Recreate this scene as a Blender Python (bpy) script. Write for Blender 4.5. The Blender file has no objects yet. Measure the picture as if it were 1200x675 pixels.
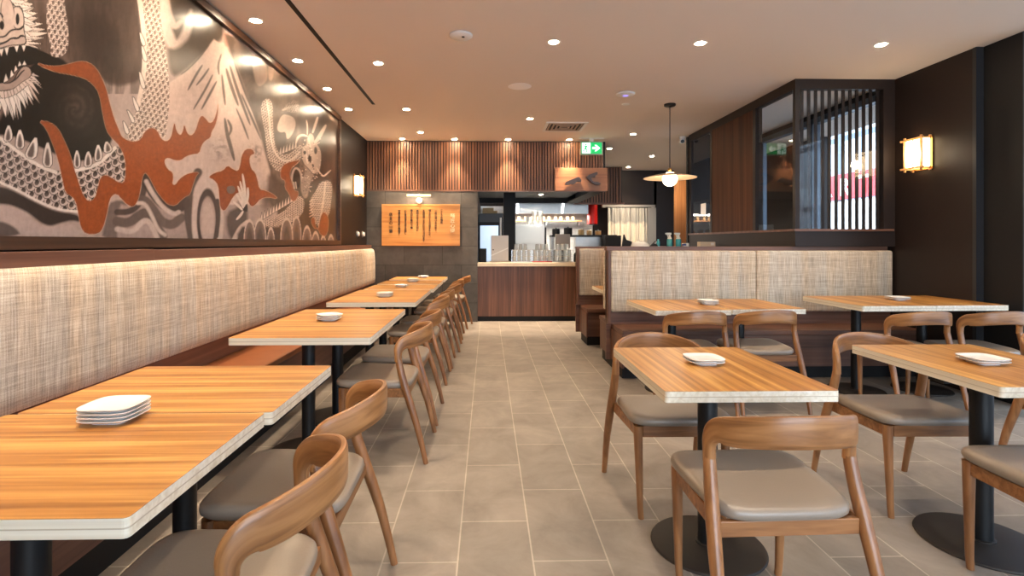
import bpy, bmesh, math, random
import numpy as np
from mathutils import Vector, Matrix
R = math.radians
SC = bpy.context.scene
COL = SC.collection
random.seed(7)
nrng = np.random.default_rng(11)

# ------------------------------------------------------------------ helpers
def link(o, parent=None):
    COL.objects.link(o)
    if parent is not None:
        o.parent = parent
    return o

def tag(o, label=None, cat=None, group=None, kind=None):
    if label: o['label'] = label
    if cat: o['category'] = cat
    if group: o['group'] = group
    if kind: o['kind'] = kind
    return o

def thing(name, label, cat, loc=(0, 0, 0), rz=0.0, group=None):
    o = bpy.data.objects.new(name, None)
    o.empty_display_size = 0.1
    COL.objects.link(o)
    o.location = loc
    o.rotation_euler = (0, 0, rz)
    return tag(o, label, cat, group)

class MB:
    """collects geometry, then builds ONE mesh object"""
    def __init__(s):
        s.v = []; s.f = []; s.m = []
    def add(s, vs, fs, mi=0):
        b = len(s.v)
        s.v += [tuple(p) for p in vs]
        for f in fs:
            s.f.append(tuple(b + i for i in f)); s.m.append(mi)
        return s
    def box(s, x0, x1, y0, y1, z0, z1, mi=0):
        vs = [(x, y, z) for z in (z0, z1) for y in (y0, y1) for x in (x0, x1)]
        fs = [(0, 2, 3, 1), (4, 5, 7, 6), (0, 1, 5, 4), (2, 6, 7, 3), (0, 4, 6, 2), (1, 3, 7, 5)]
        return s.add(vs, fs, mi)
    def prism(s, poly, z0, z1, mi=0, msides=None):
        n = len(poly)
        vs = [(p[0], p[1], z0) for p in poly] + [(p[0], p[1], z1) for p in poly]
        s.add(vs, [tuple(range(n - 1, -1, -1)), tuple(range(n, 2 * n))], mi)
        b = len(s.v) - 2 * n
        for i in range(n):
            j = (i + 1) % n
            s.f.append((b + i, b + j, b + n + j, b + n + i)); s.m.append(mi if msides is None else msides)
        return s
    def lathe(s, prof, cx=0, cy=0, n=24, mi=0, z0=0):
        vs = []; fs = []
        for r, z in prof:
            for k in range(n):
                a = 2 * math.pi * k / n
                vs.append((cx + r * math.cos(a), cy + r * math.sin(a), z0 + z))
        m = len(prof)
        for i in range(m - 1):
            for k in range(n):
                k2 = (k + 1) % n
                fs.append((i * n + k, i * n + k2, (i + 1) * n + k2, (i + 1) * n + k))
        fs.append(tuple(range(n - 1, -1, -1)))
        fs.append(tuple((m - 1) * n + k for k in range(n)))
        return s.add(vs, fs, mi)
    def tube(s, pts, rad, n=10, mi=0, flat=1.0):
        pts = [Vector(p) for p in pts]
        if not isinstance(rad, (list, tuple)): rad = [rad] * len(pts)
        vs = []; fs = []
        up = None
        for i, p in enumerate(pts):
            a = pts[max(i - 1, 0)]; b = pts[min(i + 1, len(pts) - 1)]
            t = (b - a).normalized()
            if up is None:
                up = Vector((0, 0, 1)) if abs(t.z) < .9 else Vector((0, 1, 0))
            u = t.cross(up).normalized(); w = u.cross(t).normalized(); up = w
            for k in range(n):
                q = 2 * math.pi * k / n
                vs.append(p + (u * math.cos(q) + w * math.sin(q) * flat) * rad[i])
        m = len(pts)
        for i in range(m - 1):
            for k in range(n):
                k2 = (k + 1) % n
                fs.append((i * n + k, i * n + k2, (i + 1) * n + k2, (i + 1) * n + k))
        fs.append(tuple(range(n - 1, -1, -1)))
        fs.append(tuple((m - 1) * n + k for k in range(n)))
        return s.add(vs, fs, mi)
    def build(s, name, mats, parent=None, smooth=False, bevel=0, seg=2, loc=None, sub=0):
        me = bpy.data.meshes.new(name)
        me.from_pydata(s.v, [], s.f)
        if not isinstance(mats, (list, tuple)): mats = [mats]
        for m in mats: me.materials.append(m)
        me.polygons.foreach_set('material_index', s.m)
        bm = bmesh.new(); bm.from_mesh(me)
        bmesh.ops.recalc_face_normals(bm, faces=bm.faces)
        if bevel:
            ed = [e for e in bm.edges if len(e.link_faces) == 2 and e.calc_face_angle(0) > .6]
            bmesh.ops.bevel(bm, geom=ed, offset=bevel, segments=seg, affect='EDGES', profile=.5)
        bm.to_mesh(me); bm.free()
        if smooth:
            me.polygons.foreach_set('use_smooth', [True] * len(me.polygons))
            try:
                me.set_sharp_from_angle(angle=R(40))
            except Exception:
                pass
        o = bpy.data.objects.new(name, me)
        link(o, parent)
        if loc: o.location = loc
        if sub:
            md = o.modifiers.new('s', 'SUBSURF'); md.levels = sub; md.render_levels = sub
        return o

def struct(name, mb, mats, parent=None, **k):
    o = mb.build(name, mats, parent, **k)
    if parent is None: o['kind'] = 'structure'
    return o

def copy_tree(o, parent=None):
    c = o.copy(); COL.objects.link(c); c.parent = parent
    for ch in o.children: copy_tree(ch, c)
    return c

def rrect(w, h, r, n=5, cx=0, cy=0):
    pts = []
    for sx, sy, a0 in ((1, 1, 0), (-1, 1, 90), (-1, -1, 180), (1, -1, 270)):
        for i in range(n + 1):
            a = R(a0 + 90 * i / n)
            pts.append((cx + sx * (w / 2 - r) + r * math.cos(a), cy + sy * (h / 2 - r) + r * math.sin(a)))
    return pts

# ------------------------------------------------------------------ materials
def srgb(r, g, b):
    f = lambda c: (c / 255 / 12.92) if c / 255 <= .04045 else ((c / 255 + .055) / 1.055) ** 2.4
    return (f(r), f(g), f(b), 1)

def mat(name, color, rough=.5, metal=0.0, spec=.5, emit=None, estr=0, trans=0, noise=None, bump=None, coat=0):
    m = bpy.data.materials.new(name); m.use_nodes = True
    nt = m.node_tree; b = nt.nodes['Principled BSDF']
    b.inputs['Base Color'].default_value = color
    b.inputs['Roughness'].default_value = rough
    b.inputs['Metallic'].default_value = metal
    b.inputs['Specular IOR Level'].default_value = spec
    b.inputs['Coat Weight'].default_value = coat
    if trans: b.inputs['Transmission Weight'].default_value = trans
    if emit:
        b.inputs['Emission Color'].default_value = emit
        b.inputs['Emission Strength'].default_value = estr
    if noise or bump:
        tc = nt.nodes.new('ShaderNodeTexCoord')
        ns = nt.nodes.new('ShaderNodeTexNoise')
        ns.inputs['Scale'].default_value = (noise or bump)[0]
        ns.inputs['Detail'].default_value = 6
        nt.links.new(tc.outputs['Object'], ns.inputs['Vector'])
        if noise:
            rp = nt.nodes.new('ShaderNodeValToRGB')
            k = noise[1]
            rp.color_ramp.elements[0].position = .3; rp.color_ramp.elements[1].position = .7
            rp.color_ramp.elements[0].color = tuple(c * (1 - k) for c in color[:3]) + (1,)
            rp.color_ramp.elements[1].color = tuple(min(1, c * (1 + k)) for c in color[:3]) + (1,)
            nt.links.new(ns.outputs['Fac'], rp.inputs['Fac'])
            nt.links.new(rp.outputs['Color'], b.inputs['Base Color'])
        if bump:
            bp = nt.nodes.new('ShaderNodeBump'); bp.inputs['Strength'].default_value = bump[1]
            bp.inputs['Distance'].default_value = .01
            nt.links.new(ns.outputs['Fac'], bp.inputs['Height'])
            nt.links.new(bp.outputs['Normal'], b.inputs['Normal'])
    return m

def wood(name, c_dark, c_mid, c_light, axis='X', fine=38, along=1.6, rough=.4, spec=.5, coat=0, coords='Object', var=0.0):
    m = bpy.data.materials.new(name); m.use_nodes = True
    nt = m.node_tree; L = nt.links.new; b = nt.nodes['Principled BSDF']
    tc = nt.nodes.new('ShaderNodeTexCoord'); mp = nt.nodes.new('ShaderNodeMapping')
    sc = {'X': (along, fine, fine), 'Y': (fine, along, fine), 'Z': (fine, fine, along)}[axis]
    mp.inputs['Scale'].default_value = sc
    L(tc.outputs[coords], mp.inputs['Vector'])
    oi = nt.nodes.new('ShaderNodeObjectInfo')
    if var:
        mlt = nt.nodes.new('ShaderNodeVectorMath'); mlt.operation = 'SCALE'
        mlt.inputs[0].default_value = (31, 57, 43)
        L(oi.outputs['Random'], mlt.inputs['Scale'])
        ad = nt.nodes.new('ShaderNodeVectorMath'); ad.operation = 'ADD'
        L(mp.outputs['Vector'], ad.inputs[0]); L(mlt.outputs['Vector'], ad.inputs[1])
        vec = ad.outputs['Vector']
    else:
        vec = mp.outputs['Vector']
    n1 = nt.nodes.new('ShaderNodeTexNoise'); n1.inputs['Scale'].default_value = 1; n1.inputs['Detail'].default_value = 8
    n1.inputs['Distortion'].default_value = .6
    L(vec, n1.inputs['Vector'])
    n2 = nt.nodes.new('ShaderNodeTexNoise'); n2.inputs['Scale'].default_value = .28; n2.inputs['Detail'].default_value = 3
    n2.inputs['Distortion'].default_value = .9
    L(vec, n2.inputs['Vector'])
    mx = nt.nodes.new('ShaderNodeMix'); mx.inputs['Factor'].default_value = .5
    L(n1.outputs['Fac'], mx.inputs['A']); L(n2.outputs['Fac'], mx.inputs['B'])
    rp = nt.nodes.new('ShaderNodeValToRGB')
    e = rp.color_ramp.elements
    e[0].position = .36; e[0].color = c_dark; e[1].position = .62; e[1].color = c_light
    x = e.new(.49); x.color = c_mid
    L(mx.outputs['Result'], rp.inputs['Fac'])
    L(rp.outputs['Color'], b.inputs['Base Color'])
    b.inputs['Roughness'].default_value = rough
    b.inputs['Specular IOR Level'].default_value = spec
    b.inputs['Coat Weight'].default_value = coat; b.inputs['Coat Roughness'].default_value = .2
    return m

def tweed(name):
    m = bpy.data.materials.new(name); m.use_nodes = True
    nt = m.node_tree; L = nt.links.new; b = nt.nodes['Principled BSDF']
    tc = nt.nodes.new('ShaderNodeTexCoord'); sp = nt.nodes.new('ShaderNodeSeparateXYZ')
    L(tc.outputs['Object'], sp.inputs['Vector'])
    u = nt.nodes.new('ShaderNodeMath'); u.operation = 'ADD'
    L(sp.outputs['X'], u.inputs[0]); L(sp.outputs['Y'], u.inputs[1])
    def stripes(su, sv, det):
        cb = nt.nodes.new('ShaderNodeCombineXYZ')
        a = nt.nodes.new('ShaderNodeMath'); a.operation = 'MULTIPLY'; a.inputs[1].default_value = su
        c = nt.nodes.new('ShaderNodeMath'); c.operation = 'MULTIPLY'; c.inputs[1].default_value = sv
        L(u.outputs[0], a.inputs[0]); L(sp.outputs['Z'], c.inputs[0])
        L(a.outputs[0], cb.inputs['X']); L(c.outputs[0], cb.inputs['Y'])
        n = nt.nodes.new('ShaderNodeTexNoise'); n.inputs['Scale'].default_value = 1; n.inputs['Detail'].default_value = det
        L(cb.outputs[0], n.inputs['Vector']); return n.outputs['Fac']
    vfine = stripes(150, 6, 3); vbig = stripes(22, .35, 2); hfine = stripes(7, 150, 3); hbig = stripes(.5, 30, 2)
    speck = stripes(260, 260, 2)
    def add(a, b_, wa, wb):
        x = nt.nodes.new('ShaderNodeMath'); x.operation = 'MULTIPLY'; x.inputs[1].default_value = wa; L(a, x.inputs[0])
        y = nt.nodes.new('ShaderNodeMath'); y.operation = 'MULTIPLY_ADD'; y.inputs[1].default_value = wb; L(b_, y.inputs[0]); L(x.outputs[0], y.inputs[2])
        return y.outputs[0]
    t = add(vfine, vbig, .36, .15)
    t = add(t, hfine, 1, .22); t = add(t, hbig, 1, .13); t = add(t, speck, 1, .19)
    rp = nt.nodes.new('ShaderNodeValToRGB'); e = rp.color_ramp.elements
    e[0].position = .33; e[0].color = srgb(104, 93, 84)
    e[1].position = .68; e[1].color = srgb(236, 230, 218)
    x = e.new(.46); x.color = srgb(172, 158, 142)
    x = e.new(.55); x.color = srgb(202, 188, 168)
    L(t, rp.inputs['Fac'])
    # warm / cool thread colour wander
    hue = stripes(9, .5, 1)
    rp2 = nt.nodes.new('ShaderNodeValToRGB'); e2 = rp2.color_ramp.elements
    e2[0].position = .38; e2[0].color = (.95, .98, 1.02, 1); e2[1].position = .62; e2[1].color = (1.05, .99, .92, 1)
    L(hue, rp2.inputs['Fac'])
    mx = nt.nodes.new('ShaderNodeMix'); mx.data_type = 'RGBA'; mx.blend_type = 'MULTIPLY'; mx.inputs['Factor'].default_value = 1
    L(rp.outputs['Color'], mx.inputs['A']); L(rp2.outputs['Color'], mx.inputs['B'])
    L(mx.outputs['Result'], b.inputs['Base Color'])
    b.inputs['Roughness'].default_value = .95; b.inputs['Specular IOR Level'].default_value = .15
    bp = nt.nodes.new('ShaderNodeBump'); bp.inputs['Strength'].default_value = .5; bp.inputs['Distance'].default_value = .003
    L(t, bp.inputs['Height']); L(bp.outputs['Normal'], b.inputs['Normal'])
    return m

def tiles(name, bw, bh, cols, mortar, msize, axes, off=(0, 0), rough=.45, nscale=3.0, bump=.15, spec=.4, offset=.5):
    """rectangular tiles: axes = (long axis, short axis) in object space"""
    m = bpy.data.materials.new(name); m.use_nodes = True
    nt = m.node_tree; L = nt.links.new; b = nt.nodes['Principled BSDF']
    tc = nt.nodes.new('ShaderNodeTexCoord'); sp = nt.nodes.new('ShaderNodeSeparateXYZ')
    L(tc.outputs['Object'], sp.inputs['Vector'])
    cb = nt.nodes.new('ShaderNodeCombineXYZ')
    for i, ax in enumerate(axes):
        a = nt.nodes.new('ShaderNodeMath'); a.operation = 'SUBTRACT'; a.inputs[1].default_value = off[i]
        L(sp.outputs[ax], a.inputs[0]); L(a.outputs[0], cb.inputs[i])
    br = nt.nodes.new('ShaderNodeTexBrick')
    br.offset = offset; br.offset_frequency = 2; br.squash = 1
    br.inputs['Scale'].default_value = 1
    br.inputs['Brick Width'].default_value = bw; br.inputs['Row Height'].default_value = bh
    br.inputs['Mortar Size'].default_value = msize; br.inputs['Mortar Smooth'].default_value = .1
    br.inputs['Color1'].default_value = cols[0]; br.inputs['Color2'].default_value = cols[1]
    br.inputs['Mortar'].default_value = mortar
    L(cb.outputs[0], br.inputs['Vector'])
    ns = nt.nodes.new('ShaderNodeTexNoise'); ns.inputs['Scale'].default_value = nscale; ns.inputs['Detail'].default_value = 9
    ns.inputs['Roughness'].default_value = .65; ns.inputs['Distortion'].default_value = .5
    L(tc.outputs['Object'], ns.inputs['Vector'])
    rp = nt.nodes.new('ShaderNodeValToRGB'); e = rp.color_ramp.elements
    e[0].position = .3; e[0].color = (.72, .72, .72, 1); e[1].position = .7; e[1].color = (1.22, 1.22, 1.22, 1)
    L(ns.outputs['Fac'], rp.inputs['Fac'])
    mx = nt.nodes.new('ShaderNodeMix'); mx.data_type = 'RGBA'; mx.blend_type = 'MULTIPLY'; mx.inputs['Factor'].default_value = 1
    L(br.outputs['Color'], mx.inputs['A']); L(rp.outputs['Color'], mx.inputs['B'])
    L(mx.outputs['Result'], b.inputs['Base Color'])
    b.inputs['Roughness'].default_value = rough; b.inputs['Specular IOR Level'].default_value = spec
    bp = nt.nodes.new('ShaderNodeBump'); bp.inputs['Strength'].default_value = bump; bp.inputs['Distance'].default_value = .004
    L(ns.outputs['Fac'], bp.inputs['Height']); L(bp.outputs['Normal'], b.inputs['Normal'])
    return m

def glass(name, tint=(1, 1, 1, 1), rough=0.0):
    """thin window pane: mostly clear, mirror reflection by Fresnel"""
    m = bpy.data.materials.new(name); m.use_nodes = True
    nt = m.node_tree; L = nt.links.new
    nt.nodes.remove(nt.nodes['Principled BSDF'])
    out = nt.nodes['Material Output']
    tr = nt.nodes.new('ShaderNodeBsdfTransparent'); tr.inputs['Color'].default_value = tint
    gl = nt.nodes.new('ShaderNodeBsdfGlossy'); gl.inputs['Roughness'].default_value = rough
    fr = nt.nodes.new('ShaderNodeFresnel')
    ge = nt.nodes.new('ShaderNodeNewGeometry'); mr = nt.nodes.new('ShaderNodeMapRange')
    mr.inputs['To Min'].default_value = 1.5; mr.inputs['To Max'].default_value = 1 / 1.5   # same reflection from either side
    L(ge.outputs['Backfacing'], mr.inputs['Value']); L(mr.outputs[0], fr.inputs['IOR'])
    mx = nt.nodes.new('ShaderNodeMixShader')
    L(fr.outputs[0], mx.inputs[0]); L(tr.outputs[0], mx.inputs[1]); L(gl.outputs[0], mx.inputs[2])
    L(mx.outputs[0], out.inputs['Surface'])
    return m

WARM = (1.0, .79, .56, 1)
M = {}
M['ceiling'] = mat('ceiling_paint', srgb(226, 214, 202), .9, spec=.2)
M['floor'] = tiles('floor_tile', .622, .307, (srgb(146, 136, 126), srgb(134, 125, 116)), srgb(178, 167, 153), .0035, ('Y', 'X'), off=(2.465 - .311 - .622 * 8, -.122 - .307 * 20), rough=.5, nscale=3.2, bump=.12)
M['stone'] = tiles('stone_tile', .62, .31, (srgb(92, 86, 80), srgb(76, 71, 66)), srgb(56, 52, 48), .004, ('X', 'Z'), off=(-2.6, 0), rough=.6, nscale=5, bump=.5)
M['darkwall'] = mat('dark_brown_wall', srgb(38, 28, 24), .5, spec=.3, noise=(2.0, .12))
M['blackpaint'] = mat('black_paint', srgb(22, 21, 22), .6, spec=.3)
M['charcoal'] = mat('charcoal_laminate', srgb(38, 38, 41), .45)
M['alu'] = mat('dark_blue_anodised_frame', srgb(74, 86, 100), .4, metal=.2)
M['slat'] = wood('slat_wood', srgb(76, 47, 30), srgb(106, 67, 43), srgb(130, 86, 57), 'Z', 30, 1.2, .5, var=1)
M['walnut'] = wood('walnut_veneer', srgb(72, 45, 32), srgb(98, 62, 44), srgb(122, 80, 57), 'Z', 34, .9, .45)
M['walnut_x'] = wood('walnut_veneer_long', srgb(82, 54, 42), srgb(104, 70, 54), srgb(122, 86, 68), 'X', 34, .9, .45)
M['walnut_y'] = wood('walnut_rail', srgb(92, 60, 48), srgb(112, 76, 62), srgb(128, 90, 74), 'Y', 34, .7, .35)
M['panelwood'] = wood('panel_wood', srgb(56, 32, 20), srgb(74, 43, 26), srgb(88, 53, 34), 'Z', 30, .8, .65, spec=.25)
M['orangewood'] = wood('light_wood_panel', srgb(160, 106, 64), srgb(182, 124, 78), srgb(200, 144, 94), 'Z', 30, .8, .4)
M['seatwood'] = mat('tan_seat_vinyl', srgb(140, 82, 46), .45, noise=(6, .1))
T = (srgb(132, 84, 38), srgb(172, 118, 57), srgb(205, 156, 87))
M['top_x'] = wood('table_laminate', *T, axis='X', fine=44, along=1.3, rough=.36, coat=0, var=1)
M['ply'] = wood('plywood_edge', srgb(214, 200, 176), srgb(230, 219, 198), srgb(240, 231, 214), 'X', 60, .6, .6)
M['chairwood'] = wood('chair_walnut', srgb(108, 68, 37), srgb(138, 91, 53), srgb(164, 113, 70), 'Z', 30, 4, .35, coat=.2, var=1)
M['apronwood'] = wood('chair_apron_walnut', srgb(108, 68, 37), srgb(138, 91, 53), srgb(164, 113, 70), 'X', 50, 4, .4, var=1)
M['speakerwhite'] = mat('speaker_grille', srgb(250, 246, 244), .8)
M['railwood'] = wood('chair_rail_walnut', srgb(112, 71, 38), srgb(146, 98, 56), srgb(176, 124, 76), 'X', 60, 5, .36, coat=.15, var=1, coords='UV')
M['vinyl'] = mat('taupe_vinyl', srgb(140, 127, 114), .36, spec=.6, bump=(160, .06))
M['tweed'] = tweed('beige_tweed')
M['blackmetal'] = mat('black_metal', srgb(24, 24, 25), .45, metal=.3)
M['bronze'] = mat('bronze_black_base', srgb(48, 42, 38), .5, metal=.3)
M['chrome'] = mat('chrome', srgb(200, 200, 200), .2, metal=1)
M['steel'] = mat('stainless_steel', srgb(172, 172, 170), .32, metal=1, noise=(3, .12))
M['porcelain'] = mat('white_porcelain', srgb(236, 235, 232), .22)
M['white'] = mat('white_plastic', srgb(226, 224, 220), .5)
M['glass'] = glass('window_glass', (.93, .95, .96, 1))
M['cupglass'] = glass('tumbler_glass', (.90, .92, .92, 1), .05)
_nt = M['cupglass'].node_tree; _o = _nt.nodes['Material Output']; _src = _o.inputs['Surface'].links[0].from_socket
_df = _nt.nodes.new('ShaderNodeBsdfPrincipled'); _df.inputs['Base Color'].default_value = srgb(232, 234, 232); _df.inputs['Roughness'].default_value = .2  # white mixed into the clear glass in place of its many highlights
_mx = _nt.nodes.new('ShaderNodeMixShader'); _mx.inputs[0].default_value = .46
_nt.links.new(_src, _mx.inputs[1]); _nt.links.new(_df.outputs[0], _mx.inputs[2]); _nt.links.new(_mx.outputs[0], _o.inputs['Surface'])
M['lens'] = mat('lamp_lens', srgb(255, 240, 220), .4, emit=(1, .80, .55, 1), estr=340)
M['globe'] = mat('lamp_globe', srgb(255, 240, 220), .4, emit=(1, .74, .45, 1), estr=8)
M['paper'] = mat('washi_paper_lit', srgb(250, 240, 220), .7, emit=(1, .72, .40, 1), estr=7)
M['palewood'] = wood('pale_wood', srgb(196, 140, 80), srgb(214, 160, 98), srgb(226, 176, 116), 'Z', 40, 2, .5)
M['brass'] = mat('brass', srgb(200, 150, 90), .3, metal=1)
M['shade'] = mat('cream_shade', srgb(206, 180, 152), .55)
M['tile_white'] = tiles('white_wall_tile', .2, .1, (srgb(222, 220, 214), srgb(214, 212, 206)), srgb(196, 194, 188), .003, ('X', 'Z'), rough=.25, nscale=2, bump=.02)
M['counter'] = mat('cream_counter_stone', srgb(216, 198, 172), .35, noise=(14, .06))
M['red'] = mat('red_enamel', srgb(176, 24, 20), .3)
M['redplastic'] = mat('red_plastic', srgb(196, 40, 34), .4)
M['cloth'] = mat('unbleached_cloth', srgb(226, 214, 194), .9, spec=.1, noise=(2.5, .08))
M['green'] = mat('exit_green', srgb(20, 150, 84), .5, emit=srgb(10, 170, 86), estr=1.0)
M['exitwhite'] = mat('exit_white', srgb(230, 250, 240), .5, emit=srgb(220, 255, 236), estr=1.3)
M['ink'] = mat('black_ink', srgb(34, 24, 18), .6)
M['plaque'] = wood('plaque_wood', srgb(172, 112, 54), srgb(200, 138, 72), srgb(216, 156, 88), 'X', 22, .9, .4)
M['plaquetitle'] = mat('pale_carved_letters', srgb(236, 216, 170), .5)
M['logo'] = mat('dark_bronze_letters', srgb(70, 56, 54), .38, metal=.3)
M['teal'] = mat('teal_liquid_plastic', srgb(60, 150, 160), .25)
M['clearplastic'] = mat('cloudy_plastic', srgb(206, 210, 204), .3)
M['applwhite'] = mat('appliance_enamel', srgb(206, 212, 216), .4)
M['cardboard'] = mat('kraft_carton', srgb(176, 146, 104), .8, noise=(9, .1))
M['fridgeglass'] = mat('cold_lit_glass', srgb(200, 214, 226), .1, emit=srgb(190, 215, 240), estr=.7)
M['tube'] = mat('tube_reflection_glow', srgb(250, 250, 250), .5, emit=(1, 1, .97, 1), estr=8)  # glow standing in for tube reflections on the hood steel
M['boxgrey'] = mat('grey_board', srgb(206, 202, 198), .5)
M['facade'] = tiles('street_facade', 1.6, 3.2, (srgb(150, 168, 186), srgb(180, 194, 206)), srgb(90, 100, 112), .14, ('X', 'Z'), rough=.5, nscale=.5, bump=0, offset=0)
M['facade_y'] = tiles('street_facade_side', 1.6, 3.2, (srgb(150, 168, 186), srgb(180, 194, 206)), srgb(90, 100, 112), .14, ('Y', 'Z'), rough=.5, nscale=.5, bump=0, offset=0)
M['asphalt'] = mat('pavement', srgb(120, 120, 122), .9, noise=(3, .1))
M['signred'] = mat('shop_sign_red', srgb(200, 40, 44), .5)
M['signwhite'] = mat('shop_sign_white', srgb(240, 240, 240), .5)
M['slatflat'] = wood('sign_box_wood', srgb(122, 76, 48), srgb(142, 92, 60), srgb(156, 104, 70), 'X', 24, .9, .45)
# ------------------------------------------------------------------ camera
YAW = .022
cam = bpy.data.cameras.new('camera'); co = bpy.data.objects.new('camera', cam); COL.objects.link(co)
co.location = (0, 0, 1.3); co.rotation_euler = (R(90), 0, -YAW)
cam.sensor_fit = 'HORIZONTAL'; cam.sensor_width = 36; cam.lens = 620 / 1200 * 36
cam.shift_x = (600 - (571.5 + 620 * math.tan(YAW))) / 1200; cam.shift_y = -(337.5 - 284) / 1200
cam.clip_start = .05; cam.clip_end = 200
SC.camera = co

CZ = 2.96      # ceiling height
WL = -1.97     # mural wall
WR = 4.15      # sconce wall
YB = 8.66      # stone wall / bulkhead face
YK = 13.2      # back of the kitchen

# ------------------------------------------------------------------ room shell
struct('floor', MB().box(-2.2, 5.4, -2.6, YK + .2, -.1, 0), M['floor'])
struct('ceiling', MB().box(-2.2, 5.4, -2.6, YK + .2, CZ, CZ + .1), M['ceiling'])
struct('wall_left', MB().box(WL - .15, WL, -2.6, YB + .3, 0, CZ), M['darkwall'])
struct('wall_back', MB().box(-2.2, -.1, -2.75, -2.6, 0, CZ).box(4.1, 5.4, -2.75, -2.6, 0, CZ).box(-.1, 4.1, -2.75, -2.6, 2.75, CZ), M['darkwall'])
wb = MB()
wb.box(-.1, 4.1, -2.72, -2.62, 0, .08).box(-.1, 4.1, -2.72, -2.62, 2.68, 2.75)
for k in range(4): wb.box(-.1 + k * 1.3766, -.03 + k * 1.3766, -2.72, -2.62, .08, 2.68)
wbo = struct('window_6', wb, M['alu'])
gb = MB()
for k in range(3): gb.add([(-.03 + k * 1.3766, -2.67, .08), (1.2766 + k * 1.3766, -2.67, .08), (1.2766 + k * 1.3766, -2.67, 2.68), (-.03 + k * 1.3766, -2.67, 2.68)], [(0, 1, 2, 3)])
gb.build('window_glass', M['glass'], wbo)
# right side: sconce wall, stepped column, then the shop window
struct('wall_right', MB().box(WR, WR + .2, 4.42, 5.45, 0, CZ), M['darkwall'])
struct('wall_column', MB().box(WR + .06, WR + .5, 4.07, 4.42, 0, CZ), M['blackpaint'])
struct('trim_8', MB().box(WR + .06, WR + .40, 4.05, 4.07, 0, CZ), M['alu'])
struct('trim_1', MB().box(WR - .005, WR + .06, 4.40, 4.435, 0, CZ), M['charcoal'])
struct('wall_right_far', MB().box(5.2, 5.35, 8.2, YK + .2, 0, CZ), M['darkwall'])
struct('wall_far', MB().box(-2.2, 5.4, YK, YK + .15, 0, CZ), M['darkwall'])
struct('wall_stone', MB().box(WL, -.167, YB, YB + .3, 0, 2.14), M['stone'])
struct('wall_kitchen_left', MB().box(-.5, -.17, YB + .3, YK, 0, 2.16), M['blackpaint'])

# shop window along the right, towards the street
def window(name, X, y0, y1, n, z0=.0, z1=CZ - .06):
    w = MB()
    fr = .07
    w.box(X, X + .1, y0, y1, z0, z0 + fr); w.box(X, X + .1, y0, y1, z1 - fr, z1)
    for i in range(n + 1):
        y = y0 + (y1 - y0 - fr) * i / n
        w.box(X, X + .1, y, y + fr, z0, z1)
    o = struct(name, w, M['alu'])
    g = MB()
    for i in range(n):
        a = y0 + (y1 - y0 - fr) * i / n + fr; b = y0 + (y1 - y0 - fr) * (i + 1) / n
        g.add([(X + .05, a, z0 + fr), (X + .05, b, z0 + fr), (X + .05, b, z1 - fr), (X + .05, a, z1 - fr)], [(0, 1, 2, 3)])
    g.build('window_glass', M['glass'], o)
    return o
window('window_1', WR + .36, -2.6, 4.05, 4)
struct('wall_right_header', MB().box(WR + .06, WR + .46, -2.6, 4.05, CZ - .06, CZ), M['blackpaint'])

# ---- glazed entrance vestibule (box by the sconce wall)
VX, VY0, VY1 = 3.12, 5.3, 8.15
ZB, ZT = 1.425, 2.86
v = MB()
v.box(VX, VX + .08, 5.48, VY1, 0, ZB); v.box(VX, VX + .08, VY0, 5.48, 1.2585, ZB)   # side base
v.box(VX + .08, WR, VY0, VY0 + .08, 1.2585, ZB)        # front base, over the booth back
v.box(VX, VX + .08, VY0, VY1, ZT, CZ)
v.box(VX + .08, WR, VY0, VY0 + .08, ZT, CZ)
v.box(VX, VX + .045, VY0, VY0 + .045, ZB, ZT)           # corner post
v.box(WR - .12, WR, VY0, VY0 + .08, ZB, ZT)
v.box(VX, VX + .08, VY1 - .09, VY1, ZB, ZT)
v.box(VX, VX + .08, 7.30, 7.36, ZB, ZT)
v.box(VX, VX + .08, 6.10, 6.16, ZB, ZT)
v.box(VX + .08, WR + .1, VY1 - .08, VY1, 0, CZ)         # back of the box
struct('wall_vestibule', v, M['darkwall'])
struct('trim_2', MB().box(VX - .012, VX + .09, VY0 - .012, VY1, ZB - .012, ZB + .012).box(VX + .09, WR - .02, VY0 - .012, VY0 + .09, ZB - .012, ZB + .012), M['walnut_x'])
struct('wall_vestibule_panel', MB().box(VX + .005, VX + .075, 6.16, 7.30, ZB, ZT), M['panelwood'])
def pane(name, pts):
    o = MB().add(pts, [(0, 1, 2, 3)]).build(name, M['glass']); o['kind'] = 'structure'; return o
pane('window_2', [(VX + .02, VY0 + .045, ZB), (VX + .02, 6.10, ZB), (VX + .02, 6.10, ZT), (VX + .02, VY0 + .045, ZT)])
pane('window_3', [(VX + .02, 7.36, ZB), (VX + .02, VY1 - .09, ZB), (VX + .02, VY1 - .09, ZT), (VX + .02, 7.36, ZT)])
pane('window_4', [(VX + .045, VY0 + .02, ZB), (WR - .12, VY0 + .02, ZB), (WR - .12, VY0 + .02, ZT), (VX + .045, VY0 + .02, ZT)])
sl = MB()
for k in range(12):
    x = VX + .085 + k * .0716
    sl.box(x, x + .030, VY0 + .05, VY0 + .064, ZB, ZT)
struct('window_screen', sl, M['darkwall'])
window('window_5', WR + .06, 5.45, 8.15, 2)
struct('wall_right_header_far', MB().box(WR + .06, WR + .2, 5.45, 8.15, CZ - .06, CZ), M['blackpaint'])

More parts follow.
